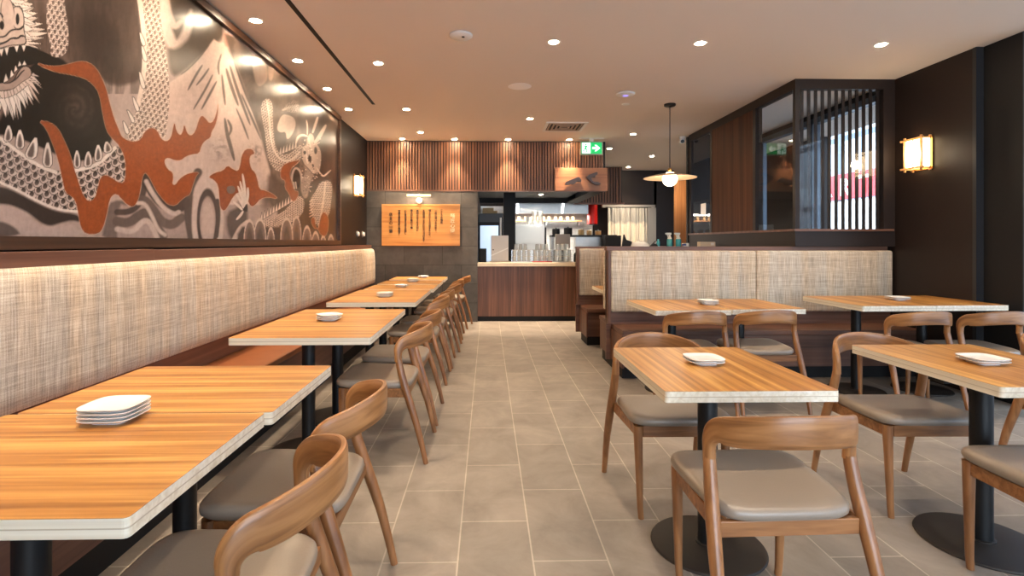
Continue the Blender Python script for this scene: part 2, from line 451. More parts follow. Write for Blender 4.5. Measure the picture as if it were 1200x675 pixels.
# ---- slatted bulkhead over the kitchen pass
def slat_panel(mb, x0, x1, y, z0, z1, pitch=.0462, w=.031, d=.022):
    x = x0
    while x + w < x1:
        mb.box(x, x + w, y - d, y, z0, z1)
        x += pitch
BZ = 2.145
b = MB()
b.box(WL, 1.94, YB + .03, YB + .08, BZ, CZ)
b.box(1.89, 1.94, YB + .08, 11.4, BZ, CZ)
b.box(WL, 1.94, 11.35, 11.4, BZ, CZ)
struct('wall_bulkhead', b, M['blackpaint'])
s_ = MB(); slat_panel(s_, WL + .005, 1.94, YB + .03, BZ + .012, CZ - .012)
struct('trim_3', s_, M['slat'])
struct('trim_4', MB().box(WL, 1.95, YB - .004, YB + .05, BZ - .012, BZ + .012), M['walnut_x'])
# recessed dark soffit of the bulkhead
s2 = MB(); s2.box(WL, 1.70, YB + .10, 11.3, BZ + .10, BZ + .14)
s2.box(1.70, 1.89, YB + .05, 11.3, BZ - .002, BZ + .02)
s2.box(-.2, 1.70, YB + .05, YB + .20, BZ - .002, BZ + .14)
struct('ceiling_soffit', s2, M['blackpaint'])
b2 = MB(); b2.box(1.9, 2.96, 11.60, 11.66, 2.16, CZ)
struct('wall_bulkhead_far', b2, M['blackpaint'])
s3 = MB(); slat_panel(s3, 1.9, 2.96, 11.60, 2.17, CZ - .01, .062, .04)
struct('trim_5', s3, M['slat'])
struct('trim_6', MB().box(1.9, 3.0, 11.55, 11.68, 2.135, 2.17), M['walnut_x'])

# far wood panel wall lit warm, at the end of the aisle
struct('wall_far_panel', MB().box(4.58, 5.19, YK - .09, YK - .01, 0, 2.96), M['orangewood'])
struct('trim_7', MB().box(VX - .015, VX + .095, VY1 - .005, VY1 + .06, 0, CZ - .02), M['blackpaint'])

# ------------------------------------------------------------------ street outside
def ext(name, mb, m):
    o = mb.build(name, m); o['kind'] = 'structure'; return o
ext('ground_street', MB().box(4.5, 40, -25, 45, -.25, -.15), M['asphalt'])
fb = thing('street_building', 'pale blue glass office building across the street, seen through the slatted vestibule window', 'building', (17, 14, -.15))
MB().box(0, 6, -34, 20, 0, 16).build('facade', M['facade_y'], fb)
sg = MB(); sg.box(-.12, 0, -2.5, 19.5, 3.5, 4.7); sg.build('shop_sign_band', M['signred'], fb)
MB().box(-.06, 0, -2.5, 19.5, .6, 3.4).build('shop_window', M['signwhite'], fb)

# ------------------------------------------------------------------ world and lamps
w = bpy.data.worlds.new('world'); SC.world = w; w.use_nodes = True
bg = w.node_tree.nodes['Background']; bg.inputs['Color'].default_value = (.74, .86, 1.0, 1); bg.inputs['Strength'].default_value = 8.0
def portal(X, y0, y1, z0, z1):
    l = bpy.data.lights.new('daylight_portal', 'AREA'); l.shape = 'RECTANGLE'; l.size = y1 - y0; l.size_y = z1 - z0
    l.cycles.is_portal = True
    o = bpy.data.objects.new('daylight_portal', l); COL.objects.link(o)
    o.location = (X, (y0 + y1) / 2, (z0 + z1) / 2)
    o.rotation_euler = Vector((-1, 0, 0)).to_track_quat('-Z', 'Y').to_euler()
    l.size, l.size_y = (y1 - y0, z1 - z0)
portal(WR + .5, -2.6, 4.05, 0, CZ)
portal(WR + .2, 5.45, 8.15, 0, CZ)
l = bpy.data.lights.new('daylight_portal', 'AREA'); l.shape = 'RECTANGLE'; l.size = 4.2; l.size_y = 2.75; l.cycles.is_portal = True
o = bpy.data.objects.new('daylight_portal', l); COL.objects.link(o); o.location = (2.0, -2.76, 1.37); o.rotation_euler = Vector((0, 1, 0)).to_track_quat('-Z', 'Y').to_euler()

dl = thing('downlight', 'x', 'downlight', (0, 0, CZ))
MB().lathe([(.036, -.002), (.052, -.004), (.055, 0), (.036, 0)], n=28).build('trim_ring', M['white'], dl, smooth=True)
MB().lathe([(.036, -.0045), (.036, -.0015)], n=28).build('lamp_lens', M['lens'], dl)
DL = []
def downlight(x, y, label, group, power=84, size=100, blend=1.0, first=[True]):
    o = dl if first[0] else copy_tree(dl)
    first[0] = False
    o.location = (x, y, CZ - .0005)
    tag(o, label, 'downlight', group)
    l = bpy.data.lights.new('downlight_beam', 'SPOT'); l.energy = power; l.color = WARM[:3]
    l.spot_size = R(size); l.spot_blend = blend; l.shadow_soft_size = .03
    lo = bpy.data.objects.new('downlight_beam', l); COL.objects.link(lo); lo.location = (x, y, CZ - .012)
    DL.append(o)
nth = ['first', 'second', 'third', 'fourth', 'fifth', 'sixth', 'seventh', 'eighth', 'ninth', 'tenth']
for y in (.45, 1.34, 2.23, 3.115):
    downlight(-1.735, y, 'recessed ceiling downlight close to the mural wall, out of frame toward the front', 'downlights along the mural wall', power=54, size=84)
for i, y in enumerate((3.997, 4.871, 5.757, 6.637)):
    downlight(-1.735, y, f'recessed round ceiling downlight, {nth[i]} from the front of the row washing the mural', 'downlights along the mural wall', power=54, size=84)
for y in (1.4, 3.15): downlight(-1.012, y, 'recessed ceiling downlight above the bench tables, out of frame toward the front', 'downlights over the bench tables')
for i, y in enumerate((4.924, 6.621, 8.0)):
    downlight(-1.012, y, f'recessed round ceiling downlight, {nth[i]} from the front of the row over the bench tables', 'downlights over the bench tables')
for x in (.55, 1.77, 3.3):
    for y in (-.6, 1.9): downlight(x, y, 'recessed ceiling downlight over the front tables, out of frame', 'downlights over the dining floor', power=62)
downlight(.547, 4.37, 'recessed round ceiling downlight over the tiled aisle, halfway between the mural slot and the pendant', 'downlights over the dining floor')
downlight(1.77, 4.37, 'recessed round ceiling downlight above the pair of tables in front of the plaid booth', 'downlights over the dining floor')
downlight(3.301, 4.37, 'recessed round ceiling downlight nearest the dark sconce wall', 'downlights over the dining floor')
downlight(.567, 7.087, 'recessed round ceiling downlight beside the square ceiling vent', 'downlights over the dining floor')
downlight(2.228, 8.057, 'recessed round ceiling downlight beyond the pendant lamp, near the exit sign', 'downlights over the dining floor')
downlight(2.15, 9.311, 'small ceiling downlight just past the end of the slatted bulkhead', 'downlights past the bulkhead')
downlight(3.163, 10.12, 'small ceiling downlight seen behind the pendant cord', 'downlights past the bulkhead', power=200)
downlight(3.1, 11.6, 'farthest ceiling downlight, in front of the doorway curtain and dark end wall', 'downlights past the bulkhead', power=220)
downlight(4.75, 12.75, 'ceiling downlight washing the light wood panel at the end of the aisle', 'downlights past the bulkhead', power=62)
for x, nm in ((-1.37, 'above the left end of the slatted bulkhead over the bench'), (-.533, 'above the slatted bulkhead over the wooden plaque'), (.331, 'above the middle of the slatted bulkhead over the counter'), (1.322, 'above the slatted bulkhead over the bronze letters')):
    downlight(x, 8.515, f'recessed downlight {nm}', 'downlights grazing the slatted bulkhead', power=300, size=60, blend=.9)

for x, y, nm in ((.85, 9.6, 'nearer'), (1.05, 10.4, 'farther')):
    o = copy_tree(dl); o.location = (x, y, BZ + .0995); tag(o, f'small recessed lamp in the dark soffit over the counter, the {nm} one', 'downlight', 'lamps in the counter soffit')
    l = bpy.data.lights.new('downlight_beam', 'SPOT'); l.energy = 60; l.color = (1, .9, .78); l.spot_size = R(130); l.spot_blend = 1; l.shadow_soft_size = .03
    lo = bpy.data.objects.new('downlight_beam', l); COL.objects.link(lo); lo.location = (x, y, BZ + .085)
# ------------------------------------------------------------------ long bench under the mural
bn = thing('banquette_bench', 'long bench with plaid tweed back running under the dragon mural', 'bench', (WL, 0, 0))
by0, by1 = -.6, 8.62
x_ = -WL
MB().box(.012, .475, by0, by1, .425, .47).build('seat', M['seatwood'], bn, bevel=.008)
MB().box(.01, .462, by0, by1, .13, .425).build('base_panel', M['walnut_y'], bn)
MB().box(.01, .452, by0, by1, 0.001, .13).build('toe_kick', M['blackpaint'], bn)
MB().box(.006, .055, by0, by1, .47, .66).build('back_panel', M['walnut_y'], bn)
cu = MB()
prof = [(.02, .64), (.10, .632), (.135, .640), (.152, .665), (.155, .72), (.152, 1.0), (.142, 1.13), (.128, 1.18), (.105, 1.198), (.02, 1.20)]
ys = [by0, by0 + .01] + [by0 + .01 + (by1 - by0 - .04) * k / 40 for k in range(1, 41)] + [by1 - .012, by1]
vs = []; fs = []
for i, y in enumerate(ys):
    e = min(by1 - y, .03) / .03
    sh = 1 - .10 * (1 - math.sqrt(max(0, 1 - (1 - e) ** 2)))
    for (a, z) in prof:
        vs.append((.02 + (a - .02) * sh, y, .92 + (z - .92) * (1 - (1 - sh) * .35)))
n_ = len(prof)
for i in range(len(ys) - 1):
    for k in range(n_ - 1):
        fs.append((i * n_ + k, i * n_ + k + 1, (i + 1) * n_ + k + 1, (i + 1) * n_ + k))
fs.append(tuple(range(n_))); fs.append(tuple((len(ys) - 1) * n_ + k for k in range(n_)))
cu.add(vs, fs).build('back_cushion', M['tweed'], bn, smooth=True)
rl = MB(); rl.box(.0, .095, by0, 3.02, 1.198, 1.262); rl.box(.0, .088, 3.023, by1, 1.198, 1.258)
rl.build('top_rail', M['walnut_y'], bn, bevel=.003)

# ------------------------------------------------------------------ right booths
def booth(name, label, loc, x1, seam, y_seat0, y_seat1, ycush, back_dir=-1, top=True):
    """bench facing the camera: cushions at y=ycush (front face), seat runs toward -y"""
    r = thing(name, label, 'bench', loc)
    MB().box(0.0, x1, ycush + .10, ycush + .14, .10, 1.215).build('back_panel', M['walnut_x'], r)
    MB().box(.05, x1, y_seat0, ycush + .10, .425, .47).build('seat', M['walnut_x'], r, bevel=.005)
    MB().box(.06, x1, y_seat0 + .06, ycush + .10, .115, .425).build('base_panel', M['walnut_x'], r)
    MB().box(.045, .062, y_seat0 + .0, ycush + .14, .115, .425).build('end_panel', M['walnut'], r)
    MB().box(.07, x1, y_seat0 + .10, ycush + .10, .001, .115).build('toe_kick', M['blackpaint'], r)
    MB().box(.03, x1, ycush + .045, ycush + .10, .47, .60).build('lower_back_panel', M['walnut_x'], r)
    edges = [.028] + seam + [x1]
    for a, b_ in zip(edges[:-1], edges[1:]):
        MB().box(a + .002, b_ - .002, ycush, ycush + .10, .595, 1.216).build('back_cushion', M['tweed'], r, bevel=.022, seg=4, smooth=True)
    MB().box(0, .028, ycush + .01, ycush + .145, .47, 1.216).build('end_board', M['orangewood'] if False else M['walnut'], r, bevel=.003)
    return r
b1 = booth('booth_bench', 'nearer plaid tweed booth bench facing the front, its wooden rail ending at the sconce wall', (1.215, 0, 0), 2.92, [1.511], 4.93, 5.4, 5.3)
MB().box(-.005, 2.90, 5.355, 5.475, 1.216, 1.258).build('top_rail', M['walnut_x'], b1, bevel=.004)
# its twin, back to back, facing away
b1b = thing('booth_bench', 'booth bench facing the kitchen, back to back with the plaid bench by the sconce wall', 'bench', (1.215, 0, 0))
MB().box(.06, 1.88, 5.5, 6.02, .425, .47).build('seat', M['walnut_x'], b1b, bevel=.005)
MB().box(.06, 1.88, 5.45, 5.98, .115, .425).build('base_panel', M['walnut'], b1b)
MB().box(.075, 1.88, 5.45, 5.93, .001, .115).build('toe_kick', M['blackpaint'], b1b)
MB().box(.0, 1.88, 5.475, 5.56, .60, 1.20).build('back_cushion', M['tweed'], b1b, bevel=.02, seg=3, smooth=True)
b2 = booth('booth_bench', 'farther plaid booth bench beside the aisle, mostly hidden behind the nearer booth', (1.185, 0, 0), 1.90, [], 6.56, 7.0, 6.98)
MB().box(-.005, 1.90, 7.03, 7.15, 1.216, 1.244).build('top_rail', M['walnut_x'], b2, bevel=.004)

# ------------------------------------------------------------------ tables
TZ = .76
def make_table():
    r = thing('dining_table', 'x', 'table')
    # local: long side along x (0.79), short along y (0.65)
    m = MB(); m.prism(rrect(.80, .64, .012, 4), TZ - .041, TZ - .001, 1)
    m.prism(rrect(.80, .64, .012, 4), TZ - .001, TZ, 0)
    # the long top veneer over a plywood core with two darker plies
    m.prism(rrect(.8012, .6412, .012, 4), TZ - .0225, TZ - .0195, 2)
    m.build('tabletop', [M['top_x'], M['ply'], M['plydark']], r)
    MB().box(-.22, .22, -.04, .04, TZ - .062, TZ - .041).box(-.04, .04, -.2, .2, TZ - .062, TZ - .041).build('support_bracket', M['blackmetal'], r)
    MB().lathe([(.0405, .012), (.0405, TZ - .06)], n=24).build('column', M['blackmetal'], r, smooth=True)
    MB().lathe([(.233, 0), (.235, .004), (.231, .010), (.220, .013), (.05, .016), (.05, .022), (.044, .024)], n=44).build('base_plate', M['bronze'], r, smooth=True)
    return r
M['plydark'] = mat('plywood_dark_ply', srgb(196, 180, 156), .6)
t0 = make_table()
usedt = [False]
def table(x, y, rz, label, group, z=0.0, sc=(1, 1, 1), off=(0, 0)):
    o = t0 if not usedt[0] else copy_tree(t0)
    usedt[0] = True
    o.location = (x, y, 0); o.rotation_euler = (0, 0, rz)
    o.scale = (sc[0], sc[1], (TZ + z) / TZ)
    for ch in o.children:
        ch.location = (off[0], off[1], 0) if ch.name.startswith(('column', 'base_plate', 'support')) else (0, 0, 0)
    tag(o, label, 'table', group)
    return o
GL = 'tables along the mural bench'
lt = [(-1.105, 1.372), (-1.085, 2.018), (-1.065, 3.335), (-1.065, 3.977), (-1.05, 5.095), (-1.05, 5.738), (-1.03, 6.45), (-1.03, 7.19), (-1.03, 8.02)]
ll = ['nearest wood-topped table along the mural bench, a stack of four white plates on it',
      'second wood-topped table along the mural bench, pushed against the nearest one',
      'third wood-topped table along the mural bench, first after the wide gap',
      'fourth wood-topped table along the mural bench, joined to the third',
      'fifth wood-topped table along the mural bench, first after the second gap',
      'sixth wood-topped table along the mural bench, joined to the fifth',
      'seventh wood-topped table along the mural bench, third from the stone wall',
      'eighth wood-topped table along the mural bench, second from the stone wall',
      'last wood-topped table along the mural bench, right by the stone wall']
for (x, y), lb in zip(lt, ll): table(x, y, 0, lb, GL, off=(-.055 if y < 5 else -.08, 0))
GR = 'tables on the booth side'
table(.963, 2.30, R(90), 'wood-topped table close to the tiled aisle with one chair in front and two white plates', GR, sc=(1.0, 1.0, 1), off=(-.05, .02))
table(2.235, 2.34, R(90), 'wood-topped table by the shop window, cut by the picture edge, two white plates on it', GR, sc=(1.02, 1, 1), off=(-.09, .095))
t = [table(1.625, 4.56, R(92), 'wood-topped table in front of the plaid booth, on its aisle end', GR, sc=(.97, .97, 1), off=(.085, 0)),
     table(2.26, 4.61, R(92), 'wood-topped table in front of the plaid booth, joined to the aisle-end one', GR, sc=(.97, .97, 1), off=(.085, 0)),
     table(3.235, 4.48, R(91), 'wood-topped table in the booth corner under the wall sconce, with a stack of plates', GR, z=.04, sc=(.97, .94, 1), off=(.10, 0)),
     table(3.84, 4.50, R(91), 'wood-topped table tight in the corner against the dark sconce wall', GR, z=.04, sc=(.97, .94, 1), off=(.10, 0))]
table(1.86, 6.28, 0, 'booth table between the two back-to-back plaid booths, only a corner showing', GR, sc=(1.4, .9, 1))

# ------------------------------------------------------------------ chairs
RA = .2456; CYA = -.315 + RA
def arc(s, z, off=0.0):
    ph = s / RA
    return Vector(((RA + off) * math.sin(ph), CYA - (RA + off) * math.cos(ph), z))
def make_chair():
    r = thing('dining_chair', 'x', 'chair')
    # seat: padded cushion, rounded trapezoid in plan, gently dished and sloping back
    ns_ = 64
    def outline(k):
        out = []
        for i in range(ns_):
            q = 2 * math.pi * i / ns_
            c, s2 = math.cos(q), math.sin(q)
            u = math.copysign(abs(c) ** (2 / 5.5), c) * k; v = math.copysign(abs(s2) ** (2 / 5.5), s2) * k
            out.append((u * (.238 + .012 * v), .01 + v * .230, u))
        return out
    rings = [(.90, -.018, 0), (.965, -.017, 0), (.992, -.009, 0), (1.0, .001, 0), (.990, .010, .3), (.960, .0165, .7), (.91, .0195, 1), (.80, .0205, 1), (.62, .019, 1), (.40, .0175, 1), (.18, .0165, 1)]
    vs = []; fs = []
    for k, dz, top in rings:
        for x, y, u in outline(k):
            vs.append((x, y, .447 + (y + .22) * .034 + dz + top * .010 * abs(u) ** 3))
    for i in range(len(rings) - 1):
        for k in range(ns_):
            k2 = (k + 1) % ns_
            fs.append((i * ns_ + k, i * ns_ + k2, (i + 1) * ns_ + k2, (i + 1) * ns_ + k))
    fs.append(tuple(range(ns_))); fs.append(tuple((len(rings) - 1) * ns_ + k for k in range(ns_)))
    MB().add(vs, fs).build('seat', M['vinyl'], r, smooth=True)
    # apron frame
    f = MB()
    f.box(-.19, .19, .185, .207, .385, .438)
    f.box(-.225, .225, -.205, -.183, .378, .428)
    for s in (-1, 1):
        p = [(s * .202, .19), (s * .218, .19), (s * .236, -.19), (s * .220, -.19)]
        f.prism(p if s > 0 else p[::-1], .382, .433)
    f.build('seat_frame', M['apronwood'], r, bevel=.003)
    for s in (-1, 1):
        MB().tube([(s * .196, .196, 0), (s * .200, .196, .05), (s * .206, .192, .30), (s * .208, .190, .385), (s * .208, .190, .436)], [.0135, .0145, .0195, .0215, .0225], 14).build('front_leg', M['chairwood'], r, smooth=True)
    for s in (-1, 1):
        e = arc(s * .308, .63)
        pts = [(s * .258, -.312, 0), (s * .2565, -.290, .10), (s * .254, -.257, .23), (s * .249, -.222, .34), (s * .243, -.190, .44), (s * .2375, -.166, .52), (s * .2345, -.152, .58), (e.x, e.y, .612)]
        MB().tube(pts, [.0145, .0165, .0195, .0220, .0228, .0218, .0208, .0196], 14).build('rear_leg', M['chairwood'], r, smooth=True)
    # bent back rail: ribbon in the unrolled plane of an arc, thick along the arc's radius
    path = []
    rr = .064; s0 = .308; zr = .710
    half = [(s0, .595, .041, .041), (s0, .625, .045, .039), (s0, .646, .048, .037)]
    for k in range(1, 9):
        a = R(90 * k / 8)
        q = k / 8
        half.append((s0 - rr + rr * math.cos(a), .646 + (zr - .646) * math.sin(a), .048 + .042 * q, .036 - .010 * q))
    half += [(.20, .718, .096, .024), (.13, .731, .099, .022), (.06, .739, .10, .021)]
    path = [(-a, b_, c, d) for a, b_, c, d in half] + [(0, .741, .10, .021)] + half[::-1]
    dense = []
    for i in range(len(path) - 1):
        p0, p1, p2, p3 = (path[max(0, min(len(path) - 1, i + d))] for d in (-1, 0, 1, 2))
        for q in (0, .25, .5, .75):
            dense.append(tuple(.5 * (2 * b_ + (c - a) * q + (2 * a - 5 * b_ + 4 * c - d) * q * q + (3 * b_ - a - 3 * c + d) * q ** 3) for a, b_, c, d in zip(p0, p1, p2, p3)))
    path = dense + [path[-1]]
    npt = len(path); NS = 16
    vs = []; fs = []
    for i, (s, z, wd, th) in enumerate(path):
        a = path[max(0, i - 1)]; c = path[min(npt - 1, i + 1)]
        ts, tz = c[0] - a[0], c[1] - a[1]
        l = math.hypot(ts, tz); ts /= l; tz /= l
        for k in range(NS):
            q = 2 * math.pi * k / NS
            ex = 1 - .45 * max(0, min(1, (wd - .043) / .03))      # round where it meets the leg, squarer along the rail
            cx = math.copysign(abs(math.cos(q)) ** ex, math.cos(q)) * wd / 2
            cy = math.copysign(abs(math.sin(q)) ** ex, math.sin(q)) * th / 2
            vs.append(arc(s - tz * cx, z + ts * cx, cy))
    for i in range(npt - 1):
        for k in range(NS):
            k2 = (k + 1) % NS
            fs.append((i * NS + k, i * NS + k2, (i + 1) * NS + k2, (i + 1) * NS + k))
    fs.append(tuple(range(NS))); fs.append(tuple((npt - 1) * NS + k for k in range(NS)))
    bk = MB().add(vs, fs).build('backrest', M['railwood'], r, smooth=True)
    # grain runs along the bent rail: UV = (distance along, height across) in metres
    dist = [0.0]
    for i in range(1, npt): dist.append(dist[-1] + math.hypot(path[i][0] - path[i - 1][0], path[i][1] - path[i - 1][1]))
    uv = bk.data.uv_layers.new(name='UVMap')
    for lp in bk.data.loops:
        i, k = divmod(lp.vertex_index, NS); q = 2 * math.pi * k / NS
        uv.data[lp.index].uv = (dist[i], math.cos(q) * path[i][2] / 2 + (.05 if math.sin(q) < 0 else 0))
    return r
c0 = make_chair(); usedc = [False]
def chair(x, y, rz, label, group):
    o = c0 if not usedc[0] else copy_tree(c0)
    usedc[0] = True
    o.location = (x, y, 0.0); o.rotation_euler = (0, 0, R(rz)); tag(o, label, 'chair', group)
    return o
GC = 'walnut chairs opposite the mural bench'
for (x, y, a, lb) in [
    (-.675, 1.30, 92, 'curved-back walnut chair nearest the viewer opposite the mural bench, cut off by the picture edge'),
    (-.685, 1.885, 91, 'curved-back walnut chair drawn up to the second table along the mural bench'),
    (-.675, 3.375, 90, 'curved-back walnut chair drawn up to the third table along the mural bench'),
    (-.675, 4.02, 90, 'curved-back walnut chair drawn up to the fourth table along the mural bench'),
    (-.69, 5.08, 90, 'curved-back walnut chair drawn up to the fifth table along the mural bench'),
    (-.68, 5.71, 90, 'curved-back walnut chair drawn up to the sixth table along the mural bench'),
    (-.65, 6.54, 90, 'curved-back walnut chair drawn up to the seventh table along the mural bench'),
    (-.65, 7.32, 90, 'curved-back walnut chair drawn up to the eighth table along the mural bench'),
    (-.585, 8.20, 84, 'curved-back walnut chair standing a little apart against the dark stone wall')]:
    chair(x, y, a, lb, GC)
GC2 = 'walnut chairs on the booth side'
chair(.945, 1.845, 1.5, 'curved-back walnut chair nearest the viewer, its back to us at the aisle table', GC2)
chair(.918, 2.672, 180, 'curved-back walnut chair tucked in at the far end of the aisle table, facing us', GC2)
chair(2.105, 2.65, 179, 'curved-back walnut chair at the far end of the table by the shop window, facing us', GC2)
chair(2.117, 1.868, 0, 'taupe-seated chair at the bottom corner of the picture, only seat and one leg showing', GC2)
chair(3.175, 2.66, 180, 'curved-back walnut chair mostly out of the picture beyond the window-side table, one leg showing', GC2)
chair(1.60, 4.205, 1, 'curved-back walnut chair at the aisle end of the joined tables by the plaid booth', GC2)
chair(2.17, 4.245, 1, 'curved-back walnut chair at the second table in front of the plaid booth, full seat showing', GC2)
chair(3.30, 4.14, 0, 'curved-back walnut chair at the corner table under the wall sconce', GC2)
chair(3.87, 4.14, 0, 'curved-back walnut chair at the table tight in the sconce wall corner', GC2)

def dish_mesh():
    n = 40
    def sq(w, p=4.2):
        out = []
        for k in range(n):
            a = 2 * math.pi * k / n
            c, s = math.cos(a), math.sin(a)
            out.append((math.copysign(abs(c) ** (2 / p), c) * w, math.copysign(abs(s) ** (2 / p), s) * w))
        return out
    rings = [(.048, 0), (.048, .004), (.052, .005), (.070, .010), (.0785, .0155), (.0785, .0178), (.0765, .0178), (.064, .0120), (.045, .0105)]
    vs = []; fs = []
    for w_, z in rings:
        for p in sq(w_): vs.append((p[0], p[1], z))
    for i in range(len(rings) - 1):
        for k in range(n):
            k2 = (k + 1) % n
            fs.append((i * n + k, i * n + k2, (i + 1) * n + k2, (i + 1) * n + k))
    fs.append(tuple(range(n))); fs.append(tuple((len(rings) - 1) * n + k for k in range(n)))
    return MB().add(vs, fs)
pl0 = dish_mesh().build('plate', M['porcelain'], smooth=True); usedp = [False]
def plates(x, y, n, rz, where, z=TZ, twist=0, h=.0114):
    names = {1: ['only'], 2: ['lower', 'upper'], 3: ['bottom', 'middle', 'top'], 4: ['bottom', 'second from bottom', 'third from bottom', 'top']}[n]
    for k in range(n):
        o = pl0 if not usedp[0] else pl0.copy()
        if usedp[0]: COL.objects.link(o)
        usedp[0] = True
        o.location = (x, y, z + .0005 + k * h)
        o.rotation_euler = (0, 0, R(rz + (twist if k == n - 1 else 0)))
        tag(o, f'white square plate, {names[k]} of {["","one","two","three","four"][n]} stacked on {where}', 'plate', 'white plates on the tables')
plates(-1.135, 1.637, 4, 2, 'the nearest mural-bench table')
plates(-1.10, 3.70, 3, 0, 'the third table along the mural bench', twist=40, h=.013)
plates(-1.02, 5.28, 3, 0, 'the fifth table along the mural bench', h=.013)
plates(-1.04, 6.42, 2, 0, 'the seventh table along the mural bench', twist=38, h=.013)
plates(-1.02, 7.24, 3, 0, 'the eighth table along the mural bench', twist=12, h=.014)
plates(-.98, 8.08, 2, 0, 'the last table by the stone wall', h=.013)
plates(.965, 2.345, 2, -2, 'the table next to the tiled aisle', twist=3)
plates(2.215, 2.32, 2, -2, 'the table by the shop window', twist=3)
plates(1.915, 4.56, 3, 0, 'the plaid booth\'s table pair', h=.012)
plates(3.56, 4.52, 2, 0, 'the corner table under the sconce', z=TZ + .04, h=.0114)

# ------------------------------------------------------------------ lamps and fittings
def sconce(x, y, side, label):
    """box of paper in a frame of crossing sticks; side=+1 faces +x"""
    r = thing('wall_sconce', label, 'lamp', (x, y, 2.145), 0 if side > 0 else math.pi, 'paper wall sconces')
    MB().box(0, .012, -.13, .13, -.155, .155).build('back_plate', M['brass'], r)
    MB().box(.014, .085, -.115, .115, -.135, .135).build('paper_shade', M['paper'], r, bevel=.012, seg=3)
    f = MB()
    for yy in (-.098, .098):
        f.box(.084, .098, yy - .009, yy + .009, -.165, .165)
        f.box(.0, .014, yy - .009, yy + .009, -.165, .165)
        for zz in (-.137, .137): f.box(.0, .10, yy - .008, yy + .008, zz - .008, zz + .008)
    for zz in (-.137, .137):
        f.box(.096, .108, -.135, .135, zz - .009, zz + .009)
    f.box(.086, .092, -.004, .004, -.137, .137)
    f.box(.086, .092, -.11, .11, -.096, -.092).box(.086, .092, -.11, .11, .092, .096)
    f.build('stick_frame', M['palewood'], r)
    l = bpy.data.lights.new('sconce_glow', 'POINT'); l.energy = 5; l.color = WARM[:3]; l.shadow_soft_size = .05
    o = bpy.data.objects.new('sconce_glow', l); COL.objects.link(o); o.location = (x + side * .14, y, 2.145)
sconce(WL, 7.93, 1, 'paper and wood wall sconce between the mural frame and the stone wall')
sconce(WR, 4.965, -1, 'paper and wood wall sconce on the dark wall beside the slatted vestibule')

pd = thing('pendant_lamp', 'wide flat cream pendant lamp with a glowing globe hanging from a thin cord', 'lamp', (2.185, 6.3, 0))
MB().lathe([(.068, CZ - .002), (.068, CZ - .022), (.06, CZ - .028), (.012, CZ - .03)], n=28).build('ceiling_canopy', M['blackmetal'], pd, smooth=True)
MB().tube([(0, 0, CZ - .03), (0, 0, 2.19)], .005, 8).build('cord', M['blackmetal'], pd)
MB().lathe([(.006, 2.195), (.022, 2.185), (.026, 2.172), (.022, 2.160), (.012, 2.15), (.012, 2.12)], n=18).build('cord_grip', M['brass'], pd, smooth=True)
MB().lathe([(.03, 2.13), (.12, 2.118), (.24, 2.092), (.308, 2.074), (.309, 2.070), (.24, 2.086), (.12, 2.110), (.03, 2.122)], n=48).build('lamp_shade', M['shade'], pd, smooth=True)
MB().lathe([(.001, 1.972)] + [(.088 * math.sin(R(a)), 2.06 - .088 * math.cos(R(a))) for a in range(12, 160, 12)], n=28).build('globe', M['globe'], pd, smooth=True)
l = bpy.data.lights.new('pendant_glow', 'POINT'); l.energy = 8; l.color = WARM[:3]; l.shadow_soft_size = .09
o = bpy.data.objects.new('pendant_glow', l); COL.objects.link(o); o.location = (2.185, 6.3, 1.95)

ex = thing('exit_sign', 'green and white running man exit sign with right arrow hanging below the ceiling', 'sign', (1.655, 8.40, 2.80))
MB().box(-.178, .178, -.012, .02, -.108, .108).build('sign_case', mat('exit_case', srgb(150, 170, 150), .5), ex, bevel=.004)
MB().box(-.16, .16, -.016, -.012, -.088, .088).build('green_panel', M['green'], ex)
MB().box(-.155, -.02, -.019, -.016, -.082, .082).build('white_panel', M['exitwhite'], ex)
ar = [(.01, -.018), (.075, -.018), (.045, -.05), (.075, -.05), (.135, 0), (.075, .05), (.045, .05), (.075, .018), (.01, .018)]
def plate_xz(mb, poly, y0, y1, mi=0):
    n = len(poly)
    vs = [(p[0], y0, p[1]) for p in poly] + [(p[0], y1, p[1]) for p in poly]
    fs = [tuple(range(n)), tuple(range(2 * n - 1, n - 1, -1))] + [(i, (i + 1) % n, n + (i + 1) % n, n + i) for i in range(n)]
    return mb.add(vs, fs, mi)
plate_xz(MB(), ar, -.019, -.016).build('arrow', M['exitwhite'], ex)
man = MB()
plate_xz(man, [(-.095 + .013 * math.cos(R(a)), .055 + .013 * math.sin(R(a))) for a in range(0, 360, 30)], -.022, -.0191)
plate_xz(man, [(-.118, .035), (-.075, .038), (-.06, .01), (-.07, .004), (-.082, .022), (-.085, -.01), (-.066, -.03), (-.078, -.07), (-.09, -.068), (-.082, -.034), (-.105, -.02), (-.12, -.045), (-.146, -.048), (-.146, -.036), (-.127, -.034), (-.112, -.002), (-.105, .022), (-.122, .022), (-.132, .0), (-.142, .005)], -.022, -.0191)
man.build('running_man', M['green'], ex)
MB().box(-.03, .03, -.01, .02, .108, .158).box(-.2, .2, -.03, .04, .145, .1585).build('mounting_bar', M['white'], ex)

